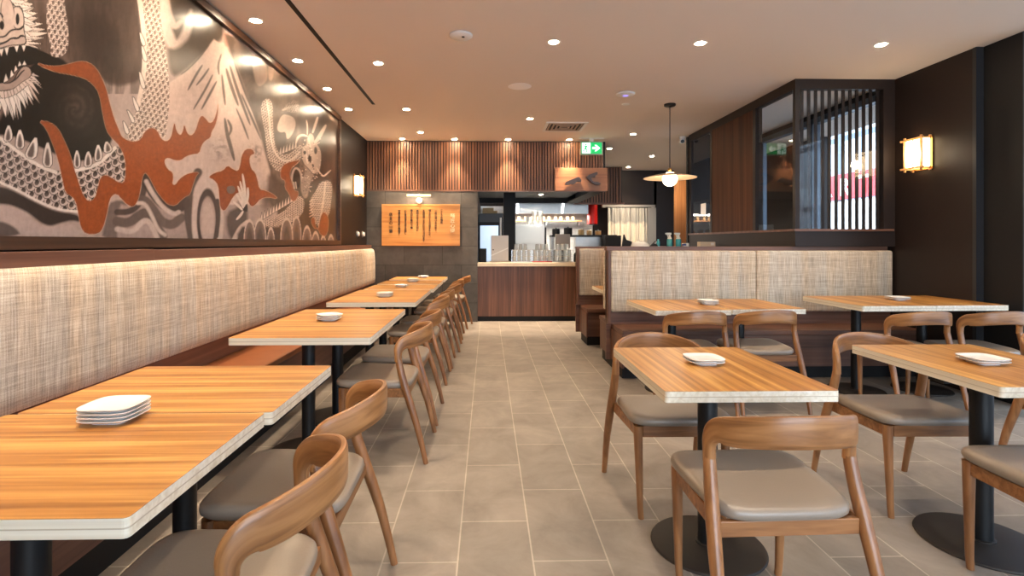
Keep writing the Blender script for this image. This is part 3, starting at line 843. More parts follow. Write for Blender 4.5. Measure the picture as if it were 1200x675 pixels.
sd = thing('smoke_detector', 'round white smoke detector on the ceiling, nearest the front', 'detector', (-.214, 4.224, CZ))
MB().lathe([(.075, 0), (.092, -.006), (.092, -.018), (.075, -.03), (.02, -.034)][::-1], n=32).build('detector_case', M['white'], sd, smooth=True)
MB().lathe([(.012, -.037), (.012, -.033)], cx=.02, cy=-.03, n=12).build('sensor_cap', M['blackmetal'], sd)
tag(MB().lathe([(.120, 0), (.125, -.003), (.118, -.006), (.001, -.006)][::-1], n=40, z0=CZ).build('ceiling_speaker', M['speakerwhite'], loc=(.34, 5.62, 0)), 'flat round white ceiling speaker in the middle of the ceiling', 'speaker')
ap = thing('wireless_access_point', 'round white ceiling unit with a faint violet light near the pendant', 'router', (1.532, 5.849, CZ))
MB().lathe([(.09, 0), (.105, -.008), (.098, -.022), (.06, -.03), (.001, -.031)][::-1], n=36).build('unit_case', M['white'], ap, smooth=True)
MB().lathe([(.030, -.032), (.030, -.0305)], n=20).build('status_light', mat('violet_light', srgb(150, 140, 240), .4, emit=srgb(140, 130, 255), estr=1.2), ap)
tag(MB().lathe([(.048, 0), (.05, -.004), (.042, -.008), (.001, -.008)][::-1], n=28, z0=CZ).build('sprinkler_cover', M['white'], loc=(1.654, 6.318, 0)), 'small round white sprinkler cover behind the ceiling unit', 'sprinkler')
cv = thing('ceiling_vent', 'square white ceiling air vent with nested louvres in front of the bulkhead', 'vent', (1.10, 7.56, CZ))
def ringbox(mb, a, b_, z0, z1):
    mb.box(-a, a, -a, -b_, z0, z1).box(-a, a, b_, a, z0, z1).box(-a, -b_, -b_, b_, z0, z1).box(b_, a, -b_, b_, z0, z1)
    return mb
ringbox(MB(), .29, .25, -.012, 0).build('vent_frame', M['white'], cv)
lv = MB()
for a in (.235, .18, .125, .07): ringbox(lv, a, a - .022, -.022 + a * .04, -.004)
lv.build('louvre', mat('vent_louvre', srgb(170, 150, 130), .5), cv)
MB().box(-.25, .25, -.25, .25, -.003, -.001).build('vent_cavity', M['blackpaint'], cv)
tag(MB().box(-.018, .018, -2.4, 6.39, -.004, -.0004).build('linear_diffuser', M['blackpaint'], loc=(-1.37, 0, CZ)), 'long thin black slot diffuser running along the ceiling by the mural', 'vent')
sc_ = thing('security_camera', 'small white security camera at the top far corner of the vestibule', 'camera', (3.06, 8.25, CZ))
MB().lathe([(.05, 0), (.05, -.03), (.03, -.05)][::-1], n=20).build('mount_base', M['white'], sc_, smooth=True)
MB().tube([(-.01, .03, -.07), (-.025, -.07, -.085)], .036, 16).build('camera_body', M['white'], sc_, smooth=True)
MB().tube([(-.025, -.07, -.085), (-.027, -.083, -.087)], .028, 16).build('lens_face', M['blackmetal'], sc_, smooth=True)
for i, (y, lb) in enumerate(((8.02, 'round white wall dimmer below the left sconce, nearer the mural'), (8.36, 'round white wall dimmer below the left sconce, nearer the stone wall'))):
    k = thing('dimmer_switch', lb, 'switch', (WL, y, 1.425), 0, 'wall dimmers')
    def xlathe(prof, n=24):
        m = MB().lathe(prof, n=n); m.v = [(p[2], p[0], p[1]) for p in m.v]; return m
    xlathe([(.05, 0), (.05, .008), (.044, .012)]).build('dimmer_plate', M['steel'], k, smooth=True)
    xlathe([(.036, .012), (.034, .03), (.028, .036), (.001, .037)]).build('dimmer_knob', M['white'], k, smooth=True)

# wooden plaque with carved calligraphy and its picture light
def glyphs(name, cols, m, parent, depth=.004):
    """cols: list of (x, ztop, size, text, pitch); vertical writing, one joined mesh"""
    vs = []; fs = []
    dg = None
    objs = []
    for x, zt, sz, txt, pitch in cols:
        for i, ch in enumerate(txt):
            cu_ = bpy.data.curves.new('t', 'FONT'); cu_.body = ch; cu_.size = sz; cu_.extrude = depth / 2; cu_.resolution_u = 2
            cu_.align_x = 'CENTER'; cu_.offset = sz * .012
            o = bpy.data.objects.new('t', cu_); COL.objects.link(o)
            objs.append((o, x, zt - sz * .8 - i * pitch))
    bpy.context.view_layer.update()
    dg = bpy.context.evaluated_depsgraph_get()
    mb = MB()
    for o, x, z in objs:
        me = o.evaluated_get(dg).to_mesh()
        mb.add([(x + p.co.x, -p.co.z, z + p.co.y) for p in me.vertices], [tuple(p.vertices) for p in me.polygons])
        o.evaluated_get(dg).to_mesh_clear()
    for o, _, _ in objs:
        c_ = o.data; bpy.data.objects.remove(o); bpy.data.curves.remove(c_)
    return mb.build(name, m, parent)
pq = thing('wooden_plaque', 'honey coloured wooden plaque with vertical Japanese calligraphy on the stone wall', 'sign', (-1.085, YB, 1.5815))
MB().box(-.632, .632, -.036, -.004, -.3375, .3375).build('board', M['plaque'], pq, bevel=.003)
fr = MB(); fr.box(-.632, .632, -.044, -.0361, .315, .3375).box(-.632, .632, -.044, -.0361, -.3375, -.318).box(-.632, -.620, -.044, -.0361, -.318, .315).box(.620, .632, -.044, -.0361, -.318, .315)
fr.build('raised_edge', M['plaque'], pq)
kx = lambda x: (x - 452) * .00164 ; kz = lambda y: .3375 - (y - 164) * .00166
cols = []
for x, y0_, y1_, s in [(657, 212, 355, 'こころの麺処'), (600, 218, 432, '一杯に想いを込めて'), (540, 214, 476, '麺と出汁と人の和をもって'), (480, 218, 528, '手間暇惜しまず仕込みつづけます'), (418, 218, 432, '素材の旨さを大切に'), (360, 214, 408, '職人が毎朝打つ麺'), (300, 220, 458, '心と体が温まる味を目指し'), (238, 220, 458, '皆様の笑顔を願い精進す')]:
    p = (y1_ - y0_) * .00166 / len(s)
    cols.append((kx(x), kz(y0_), .040, s, p))
t_ = glyphs('lettering', cols, M['ink'], pq); t_.location = (0, -.038, 0)
t_ = glyphs('signature_lettering', [(kx(155), kz(248), .062, '店主心一筆', .068)], M['ink'], pq); t_.location = (0, -.038, 0)
t_ = glyphs('title_lettering', [(kx(765), kz(256), .080, '麺匠心得', .080)], M['plaquetitle'], pq, .008); t_.location = (0, -.040, 0)

pcl = thing('picture_light', 'brass picture light bar with a round white globe above the wooden plaque', 'lamp', (-1.108, YB, 2.056))
MB().tube([(-.19, -.12, 0), (.19, -.12, 0)], .016, 14).build('light_bar', mat('lit_brass_bar', srgb(240, 200, 140), .4, emit=(1, .70, .38, 1), estr=2.2), pcl, smooth=True)
MB().tube([(0, 0, .02), (0, -.06, .03), (0, -.12, .015)], .007, 8).build('arm', M['brass'], pcl, smooth=True)
MB().lathe([(.001, -.047)] + [(.047 * math.sin(R(a)), -.047 * math.cos(R(a))) for a in range(15, 180, 15)] + [(.001, .047)], n=24, cx=0, cy=-.06, z0=-.080).build('globe', mat('wall_globe', srgb(240, 230, 215), .4, emit=(1, .76, .5, 1), estr=1.1), pcl, smooth=True)
l = bpy.data.lights.new('picture_glow', 'AREA'); l.shape = 'RECTANGLE'; l.size = .36; l.size_y = .03; l.energy = 2.6; l.color = WARM[:3]
o = bpy.data.objects.new('picture_glow', l); COL.objects.link(o); o.location = (-1.108, YB - .12, 2.035); o.rotation_euler = (R(18), 0, 0)

t_ = glyphs('sign_letters', [(-1.35, 1.1, 1.15, 'A', 1), (0, 1.1, 1.15, 'R', 1), (1.25, 1.1, 1.15, 'T', 1)], M['signwhite'], fb, .05)
t_.location = (-.15, 10.6, 3.5); t_.rotation_euler = (0, 0, -math.pi / 2)
# bronze brush-stroke sign on the bulkhead
lg = thing('shop_sign', 'dark bronze brush stroke lettering on a wooden box at the end of the slatted bulkhead', 'sign', (1.10, YB - .04, 2.142))
MB().box(0, .862, 0, .06, .0, .376).build('sign_box', M['orangewood'] if False else M['slatflat'], lg, bevel=.002) if 'slatflat' in M else None
lx = lambda x: (x - 150) * .000927; lz = lambda y: (505 - y) * .00093
def stroke(mb, pts):
    plate_xz(mb, [(lx(a), lz(b_)) for a, b_ in pts], -.075, -.012)
a_ = MB(); stroke(a_, [(318, 398), (330, 358), (372, 338), (430, 312), (520, 276), (545, 266), (578, 284), (606, 322), (602, 352), (545, 350), (505, 364), (488, 388), (458, 404), (420, 394), (390, 404), (346, 408)])
a_.build('first_character', M['logo'], lg, bevel=.003)
b_ = MB()
stroke(b_, [(700, 262), (735, 232), (800, 205), (862, 183), (893, 190), (885, 225), (850, 248), (845, 272), (800, 268), (780, 300), (795, 335), (838, 355), (870, 352), (905, 360), (945, 385), (930, 402), (880, 408), (830, 395), (780, 365), (735, 325), (708, 300)])
b_.build('second_character', M['logo'], lg, bevel=.003)
# ------------------------------------------------------------------ counter and kitchen
ct = thing('service_counter', 'walnut fronted service counter with a cream top at the end of the aisle', 'counter', (0, 0, 0))
MB().box(-.166, 2.1, 8.69, 8.74, .085, .905).build('front_panel', M['walnut'], ct)
MB().box(-.166, 2.1, 8.66, 9.28, .905, .965).build('countertop', M['counter'], ct, bevel=.004)
MB().box(-.166, 2.1, 8.72, 8.76, .001, .085).build('toe_kick', M['blackpaint'], ct)
MB().box(-.166, 2.1, 9.2, 9.25, .001, .905).build('back_panel', M['charcoal'], ct)
KC = .965
mb_ = thing('menu_board', 'pale grey menu board with a diagonal stripe standing on the left of the counter', 'board', (.205, 9.0, KC))
MB().box(-.17, .17, -.05, .05, 0.001, .018).build('board_base', M['counter'], mb_, bevel=.003)
MB().box(-.148, .148, -.012, .012, .018, .452).build('board_panel', M['boxgrey'], mb_, bevel=.003)
q = MB(); plate_xz(q, [(-.147, .10), (.147, .23), (.147, .25), (-.147, .12)], -.0135, -.0121)
q.build('stripe', M['exitwhite'] if False else M['porcelain'], mb_)
MB().box(-.125, -.098, -.016, -.0121, .20, .216).build('catch', M['blackmetal'], mb_)
tag(MB().box(-.065, .065, -.08, .08, 0, .23).box(-.05, .05, -.085, -.08, .02, .21).build('receipt_printer', M['blackpaint'], loc=(-.085, 8.95, KC + .001), bevel=.008), 'small black machine on the counter against the stone wall', 'machine')

fg = thing('drinks_fridge', 'black glass-doored drinks fridge glowing behind the left end of the counter', 'fridge', (.045, 9.75, 0))
MB().box(-.205, .235, -.26, .30, .001, 1.82).build('fridge_body', M['charcoal'], fg, bevel=.006)
dr = MB().box(-.205, .215, -.30, -.262, .12, 1.66).build('fridge_door', M['blackpaint'], fg, bevel=.004)
MB().box(-.18, .145, -.305, -.3005, .2, 1.60).build('glass_panel', M['fridgeglass'], dr)
MB().tube([(.185, -.33, 1.0), (.185, -.33, 1.74)], .016, 10).build('door_handle', M['white'], dr, smooth=True)
for i, (x, z, w_, h_, lb) in enumerate(((.02, 1.821, .27, .055, 'flat kraft carton on top of the drinks fridge, lower one'), (-.01, 1.877, .20, .05, 'flat kraft carton on top of the drinks fridge, upper one'))):
    o = thing('carton', lb, 'box', (x + .02, 9.75, z), 0, 'cartons on the fridge')
    MB().box(-w_ / 2, w_ / 2, -.12, .12, 0, h_).build('carton_box', M['cardboard'], o, bevel=.003)
    MB().box(-w_ / 2 - .001, w_ / 2 + .001, -.02, .02, .004, h_ + .001).build('tape', M['counter'], o)
struct('wall_pillar', MB().box(.29, .50, 9.55, 9.8, 0, 2.2), M['blackpaint'])

# tumblers in three racks
tb = None
def tumbler_mesh():
    return MB().lathe([(.024, 0), (.033, .095), (.031, .095), (.0225, .006), (.001, .006)], n=14)
racks = [(.570, 'left', M['steel'], 3), (.915, 'middle', M['redplastic'], 3), (1.262, 'right', M['steel'], 3)]
for x0, nm, rm, tiers in racks:
    rk = thing('glass_rack', {'left': 'wire rack of clear tumblers on the counter, next to the menu board', 'middle': 'red based rack of clear tumblers in the middle of the counter', 'right': 'wire rack of clear tumblers on the counter beside the plaid booth'}[nm], 'rack', (x0, 8.93, KC + .001), 0, 'glass racks on the counter')
    MB().box(-.165, .165, -.10, .10, 0, .014).build('rack_tray', rm, rk, bevel=.003)
    wv = MB()
    for zz in (.10, .205):
        for s in (-.098, .098): wv.tube([(-.163, s, zz), (.163, s, zz)], .003, 6)
        for s in (-.163, .163): wv.tube([(s, -.098, zz), (s, .098, zz)], .003, 6)
    for sx in (-.163, -.08, 0, .08, .163):
        for sy in (-.098, .098): wv.tube([(sx, sy, .012), (sx, sy, .205)], .003, 6)
    wv.build('rack_wire', M['chrome'], rk)
    for k in range(tiers):
        for i in range(4 if k < 2 else 3):
            for j in range(2):
                o = tumbler_mesh().build('tumbler', M['cupglass'], smooth=True) if tb is None else tb.copy()
                if tb is None: tb = o
                else: COL.objects.link(o)
                o.rotation_euler = (math.pi, 0, 0)
                xx = x0 - .117 + i * .078 + (.039 if k == 2 else 0) - (.012 if nm == 'left' and k == 2 else 0)
                o.location = (xx, 8.93 - .045 + j * .09, KC + .0165 + (k + 1) * .0965)
                tag(o, f'clear glass tumbler standing upside down in the {dict(left="rack next to the menu board", middle="red based rack", right="rack beside the plaid booth")[nm]}', 'glass', f'tumblers in the {nm} rack')
for x, y, lb in ((1.52, 9.0, 'black bottle-like dispenser at the right end of the counter'),):
    o = thing('sauce_dispenser', lb, 'dispenser', (x, y, KC + .001))
    MB().lathe([(.05, 0), (.052, .12), (.04, .15), (.018, .17), (.018, .19)], n=18).build('dispenser_body', M['blackpaint'], o, smooth=True)
    MB().tube([(0, 0, .19), (0, 0, .23), (.05, -.01, .235), (.06, -.01, .22)], .009, 8).build('pump_spout', M['chrome'], o, smooth=True)

im = thing('ice_machine', 'big pale blue-white kitchen appliance behind the tumblers', 'appliance', (.835, 10.8, 0))
MB().box(-.30, .30, -.3, .3, .001, 1.655).build('cabinet', M['applwhite'], im, bevel=.008)
MB().box(-.285, .285, -.306, -.3005, .25, 1.26).build('lower_door', M['applwhite'], im, bevel=.002)
MB().box(-.285, .285, -.306, -.3005, 1.28, 1.62).build('upper_panel', M['applwhite'], im, bevel=.002)
MB().box(.305, .335, -.28, -.1, .9, 1.60).build('side_bracket', M['blackpaint'], im)
cp = None
for x, n_, h0, nm in ((.825, 2, .11, 'short stack'), (.945, 6, .13, 'first tall stack'), (1.065, 6, .13, 'second tall stack')):
    for k in range(n_):
        if cp is None:
            cp = MB().lathe([(.040, 0), (.053, .125), (.055, .127), (.055, .131), (.0523, .131), (.0388, .003), (.001, .003)], n=18).build('paper_cup', M['white'], smooth=True); o = cp
        else:
            o = cp.copy(); COL.objects.link(o)
        o.location = (x, 10.68, 1.656 + k * .030)
        tag(o, f'white paper cup in the {nm} on top of the pale kitchen appliance', 'cup', f'paper cups, {nm}')
# hood and back wall
hd = thing('extractor_hood', 'stainless steel extractor hood running above the kitchen line', 'hood', (1.3, 12.0, 0))
plate_xz(MB(), [(-.85, 1.945), (.98, 1.945), (.98, 2.30), (-.85, 2.30)], -.05, 0).build('hood_face', M['steel'], hd)
MB().box(-.85, .98, 0, .9, 2.1, 2.32).build('hood_body', M['steel'], hd)
for x, dx in ((-.625, .0), (.385, .02)):
    MB().tube([(x, -.075, 1.965), (x + dx, -.075, 2.175)], .022, 10).build('hood_reflection', M['tube'], hd, smooth=True)  # glowing bars put on the face as reflections of under-hood tubes
l = bpy.data.lights.new('kitchen_fill', 'AREA'); l.shape = 'RECTANGLE'; l.size = 1.7; l.size_y = .8; l.energy = 95; l.color = (1, .93, .84)  # broad area fill without a fixture, added to brighten the kitchen
o = bpy.data.objects.new('kitchen_fill', l); COL.objects.link(o); o.location = (1.3, 12.3, 1.94)
struct('wall_kitchen', MB().box(-.17, 2.62, YK - .03, YK - .001, 0, 2.2), M['tile_white'])
sh = thing('kitchen_shelf', 'warm lit wooden shelf with jars below the steel hood', 'shelf', (1.3, 12.75, 0))
MB().box(-.85, .95, -.15, .2, 1.80, 1.83).build('shelf_board', M['orangewood'], sh)
for x in (-.8, .1, .9): MB().box(x - .01, x + .01, -.1, .2, 1.70, 1.80).build('shelf_bracket', M['steel'], sh)
jr = None
for i in range(11):
    x = .62 + i * .145 + random.uniform(-.02, .02)
    if jr is None:
        jr = thing('spice_jar', 'x', 'jar', (0, 0, 0))
        MB().lathe([(.036, 0), (.038, .07), (.03, .085)], n=14).build('jar_body', M['cardboard'], jr, smooth=True)
        MB().lathe([(.033, .0855), (.033, .105)], n=14).build('jar_lid', M['blackpaint'], jr, smooth=True)
        o = jr
    else: o = copy_tree(jr)
    o.location = (x, 12.7, 1.8305); tag(o, 'small brown jar on the warm lit kitchen shelf under the hood', 'jar', 'jars on the kitchen shelf')
ps = thing('pass_shelf', 'black edged steel pass counter at the back of the kitchen', 'counter', (1.75, 10.6, 0))
MB().box(-.50, .78, -.30, .12, 1.405, 1.445).build('shelf_top', M['blackmetal'], ps)
MB().box(-.02, .54, -.24, .1, .001, 1.405).build('steel_front', M['steel'], ps)
MB().box(-.50, -.44, -.24, .1, .001, 1.405).build('support_leg', M['steel'], ps)
tag(MB().box(-.15, .15, -.15, .15, .90, 1.43).box(-.13, .13, -.16, -.15, .95, 1.40).build('order_screen', M['blackpaint'], loc=(2.36, 10.05, 0), bevel=.005), 'black boxy machine rising behind the far booth rail', 'machine')
tag(MB().box(-.20, .20, -.2, .2, .001, .9).build('low_cabinet', M['steel'], loc=(2.36, 10.05, 0), bevel=.004), 'low steel cabinet under the black boxy machine', 'cabinet')
pt = thing('pos_terminal', 'grey backed order terminal behind the tumblers', 'terminal', (1.42, 10.0, 0))
MB().box(-.14, .14, -.04, .04, 1.19, 1.455).build('terminal_back', mat('taupe_plastic', srgb(128, 116, 106), .5), pt, bevel=.006)
MB().box(-.05, .05, -.02, .03, .91, 1.19).build('terminal_stand', M['blackpaint'], pt)
wt = thing('kitchen_worktop', 'steel kitchen worktop hidden behind the tumblers', 'counter', (1.35, 10.0, 0))
MB().box(-.25, .42, -.3, .2, .87, .909).build('worktop_board', M['steel'], wt)
MB().box(-.25, .42, -.28, .2, .001, .87).build('worktop_base', M['charcoal'], wt)
for x, w_, h_, m_, lb, nm in ((1.36, .075, .11, 'blackpaint', 'black square pot on the back pass counter, above the grey terminal', 'cooking_pot'), (1.60, .085, .13, 'blackpaint', 'tall dark pot on the back pass counter', 'cooking_pot'), (1.86, .06, .10, 'cardboard', 'tan container on the back pass counter', 'container'), (2.02, .05, .085, 'cardboard', 'small tan container on the back pass counter, below the red lamp', 'container'), (2.2, .06, .075, 'palewood', 'low wooden box at the end of the back pass counter', 'container')):
    o = thing(nm, lb, 'pot' if 'pot' in nm else 'container', (x, 10.5, 1.446), 0, 'things on the pass counter')
    MB().lathe([(w_ * .86, 0), (w_, .01), (w_, h_), (w_ * .9, h_ + .004)], n=18).build('vessel', M[m_], o, smooth=True)
    MB().lathe([(w_ * 1.04, h_ + .0045), (w_ * .9, h_ + .016), (.014, h_ + .02), (.012, h_ + .035), (.001, h_ + .036)], n=18).build('lid', M['blackmetal'] if m_ == 'blackpaint' else M['steel'], o, smooth=True)
hl = thing('heat_lamp', 'red cylindrical heat lamp hanging over the kitchen pass', 'lamp', (2.40, 12.1, 0))
MB().lathe([(.118, 1.715), (.118, 2.30), (.09, 2.34), (.02, 2.36)], n=28).build('lamp_cylinder', M['red'], hl, smooth=True)
MB().lathe([(.120, 1.700), (.120, 1.722)], n=28).build('lower_rim', M['blackmetal'], hl, smooth=True)
MB().tube([(0, 0, 2.36), (0, 0, CZ - .001)], .008, 8).build('hanging_rod', M['blackmetal'], hl)

# doorway curtain
M['noren'] = bpy.data.materials.new('curtain_cloth_cloud_pattern'); m_ = M['noren']; m_.use_nodes = True
nt = m_.node_tree; bs = nt.nodes['Principled BSDF']; bs.inputs['Roughness'].default_value = .9
tc = nt.nodes.new('ShaderNodeTexCoord'); sp_ = nt.nodes.new('ShaderNodeSeparateXYZ'); nt.links.new(tc.outputs['Object'], sp_.inputs[0])
ns = nt.nodes.new('ShaderNodeTexNoise'); ns.inputs['Scale'].default_value = 4.5; nt.links.new(tc.outputs['Object'], ns.inputs['Vector'])
ma = nt.nodes.new('ShaderNodeMath'); ma.operation = 'MULTIPLY_ADD'; ma.inputs[1].default_value = .35; nt.links.new(ns.outputs['Fac'], ma.inputs[0]); nt.links.new(sp_.outputs['Z'], ma.inputs[2])
rp = nt.nodes.new('ShaderNodeValToRGB'); rp.color_ramp.elements[0].position = .44; rp.color_ramp.elements[0].color = srgb(238, 226, 206); rp.color_ramp.elements[1].position = .50; rp.color_ramp.elements[1].color = srgb(172, 169, 162)
mr = nt.nodes.new('ShaderNodeMapRange'); mr.inputs['From Min'].default_value = 1.2; mr.inputs['From Max'].default_value = 2.7
nt.links.new(ma.outputs[0], mr.inputs['Value']); nt.links.new(mr.outputs[0], rp.inputs['Fac']); nt.links.new(rp.outputs['Color'], bs.inputs['Base Color'])
cw = thing('doorway_curtain', 'split cream doorway curtain with grey cloud pattern hanging before the back room', 'curtain', (2.74, 12.0, 0))
for a, b_ in ((0, .525), (.535, .90)):
    vs = []; fs = []; nx, nz = 40, 14
    for s in (0, 1):
        for i in range(nx + 1):
            for j in range(nz + 1):
                x = a + (b_ - a) * i / nx; z = .65 + (2.085 - .65) * j / nz
                vs.append((x, .022 * math.sin(x * 38 + 1.3 * math.sin(z * 3)) * (1.15 - .35 * j / nz) + .012 * math.sin(x * 95 + z) + s * .003, z))
    N = (nx + 1) * (nz + 1)
    for i in range(nx):
        for j in range(nz):
            k = i * (nz + 1) + j
            fs.append((k, k + nz + 1, k + nz + 2, k + 1)); fs.append((N + k, N + k + 1, N + k + nz + 2, N + k + nz + 1))
    MB().add(vs, fs).build('curtain_panel', M['noren'], cw, smooth=True)
MB().tube([(-.05, .03, 2.095), (1.0, .03, 2.095)], .012, 10).build('curtain_rod', M['blackmetal'], cw, smooth=True)
struct('door_1', MB().box(3.66, 3.84, 11.98, 12.1, 0, 2.09).box(2.62, 3.84, 12.04, 12.12, 2.10, 2.16), mat('satin_grey_door_frame', srgb(150, 146, 140), .5))
struct('wall_back_room', MB().box(2.62, 3.9, 12.13, 12.2, 2.16, CZ).box(3.84, 4.30, 12.13, 12.2, 0, CZ), M['darkwall'])

# things on the rails of the booths
def spray(x, lb):
    r = thing('spray_bottle', lb, 'bottle', (x, 7.09, 1.2445), 0, 'spray bottles on the booth rail')
    MB().lathe([(.034, 0), (.036, .01), (.036, .085), (.030, .10)], n=20).build('liquid_body', M['teal'], r, smooth=True)
    MB().lathe([(.030, .1005), (.022, .125), (.013, .14), (.013, .155)], n=16).build('bottle_shoulder', M['clearplastic'], r, smooth=True)
    MB().box(-.045, .022, -.012, .012, .155, .185).box(-.058, -.045, -.007, .007, .165, .182).box(-.03, -.02, -.006, .006, .125, .155).build('trigger_head', M['clearplastic'], r, bevel=.003)
spray(2.455, 'teal spray bottle on the far booth rail, the one nearer the aisle')
spray(2.575, 'teal spray bottle on the far booth rail, the one nearer the vestibule')
o = thing('wipes_packet', 'small blue and white packet beside the spray bottles', 'packet', (2.67, 7.09, 1.2445))
MB().box(-.04, .04, -.03, .03, 0, .045).build('packet_body', M['white'], o, bevel=.006)
MB().box(-.041, .0, -.031, .031, .012, .034).build('packet_print', mat('blue_print', srgb(50, 70, 140), .5), o)
o = thing('tissue_box', 'small kraft and white carton on the far booth rail by the vestibule', 'box', (2.955, 7.09, 1.2445))
MB().box(-.105, .105, -.05, .05, 0, .062).build('carton_box', mat('pale_carton', srgb(206, 192, 170), .7), o, bevel=.004)
MB().box(.04, .085, -.0515, -.05, .015, .05).build('printed_label', M['white'], o)
o = tag(MB().lathe([(.125, 0), (.122, .02), (.10, .05), (.05, .066), (.001, .069)], n=28).build('white_bowl', M['porcelain'], loc=(2.05, 7.08, 1.2445), smooth=True), 'white bowl turned upside down on the far booth rail', 'bowl')
for x, s, h, lb in ((1.86, 1, .165, 'black pointed folded napkin on the far booth rail, larger one'), (2.235, -1, .075, 'black pointed folded napkin on the far booth rail, smaller one beyond the white bowl')):
    m = MB(); plate_xz(m, [(-.055, 0), (.055, 0), (.06 + .02 * s, h * .38), (.0, h * .55), (-.028 * s, h)], -.03, .03)
    tag(m.build('folded_napkin', M['blackpaint'], loc=(x, 7.08, 1.2445), bevel=.004), lb, 'napkin', 'folded napkins on the rail')
tag(MB().lathe([(.022, 0), (.024, .06), (.012, .08), (.012, .1)], n=14).build('small_bottle', M['teal'], loc=(2.31, 7.12, 1.2445), smooth=True), 'little teal bottle on the far booth rail next to the smaller black napkin', 'bottle')
tag(MB().box(-.001, .001, -.09, .09, -.085, .085).build('paper_notice', M['porcelain'], loc=(VX + .012, 7.62, 1.78)), 'white paper notice taped to the far vestibule pane', 'notice')
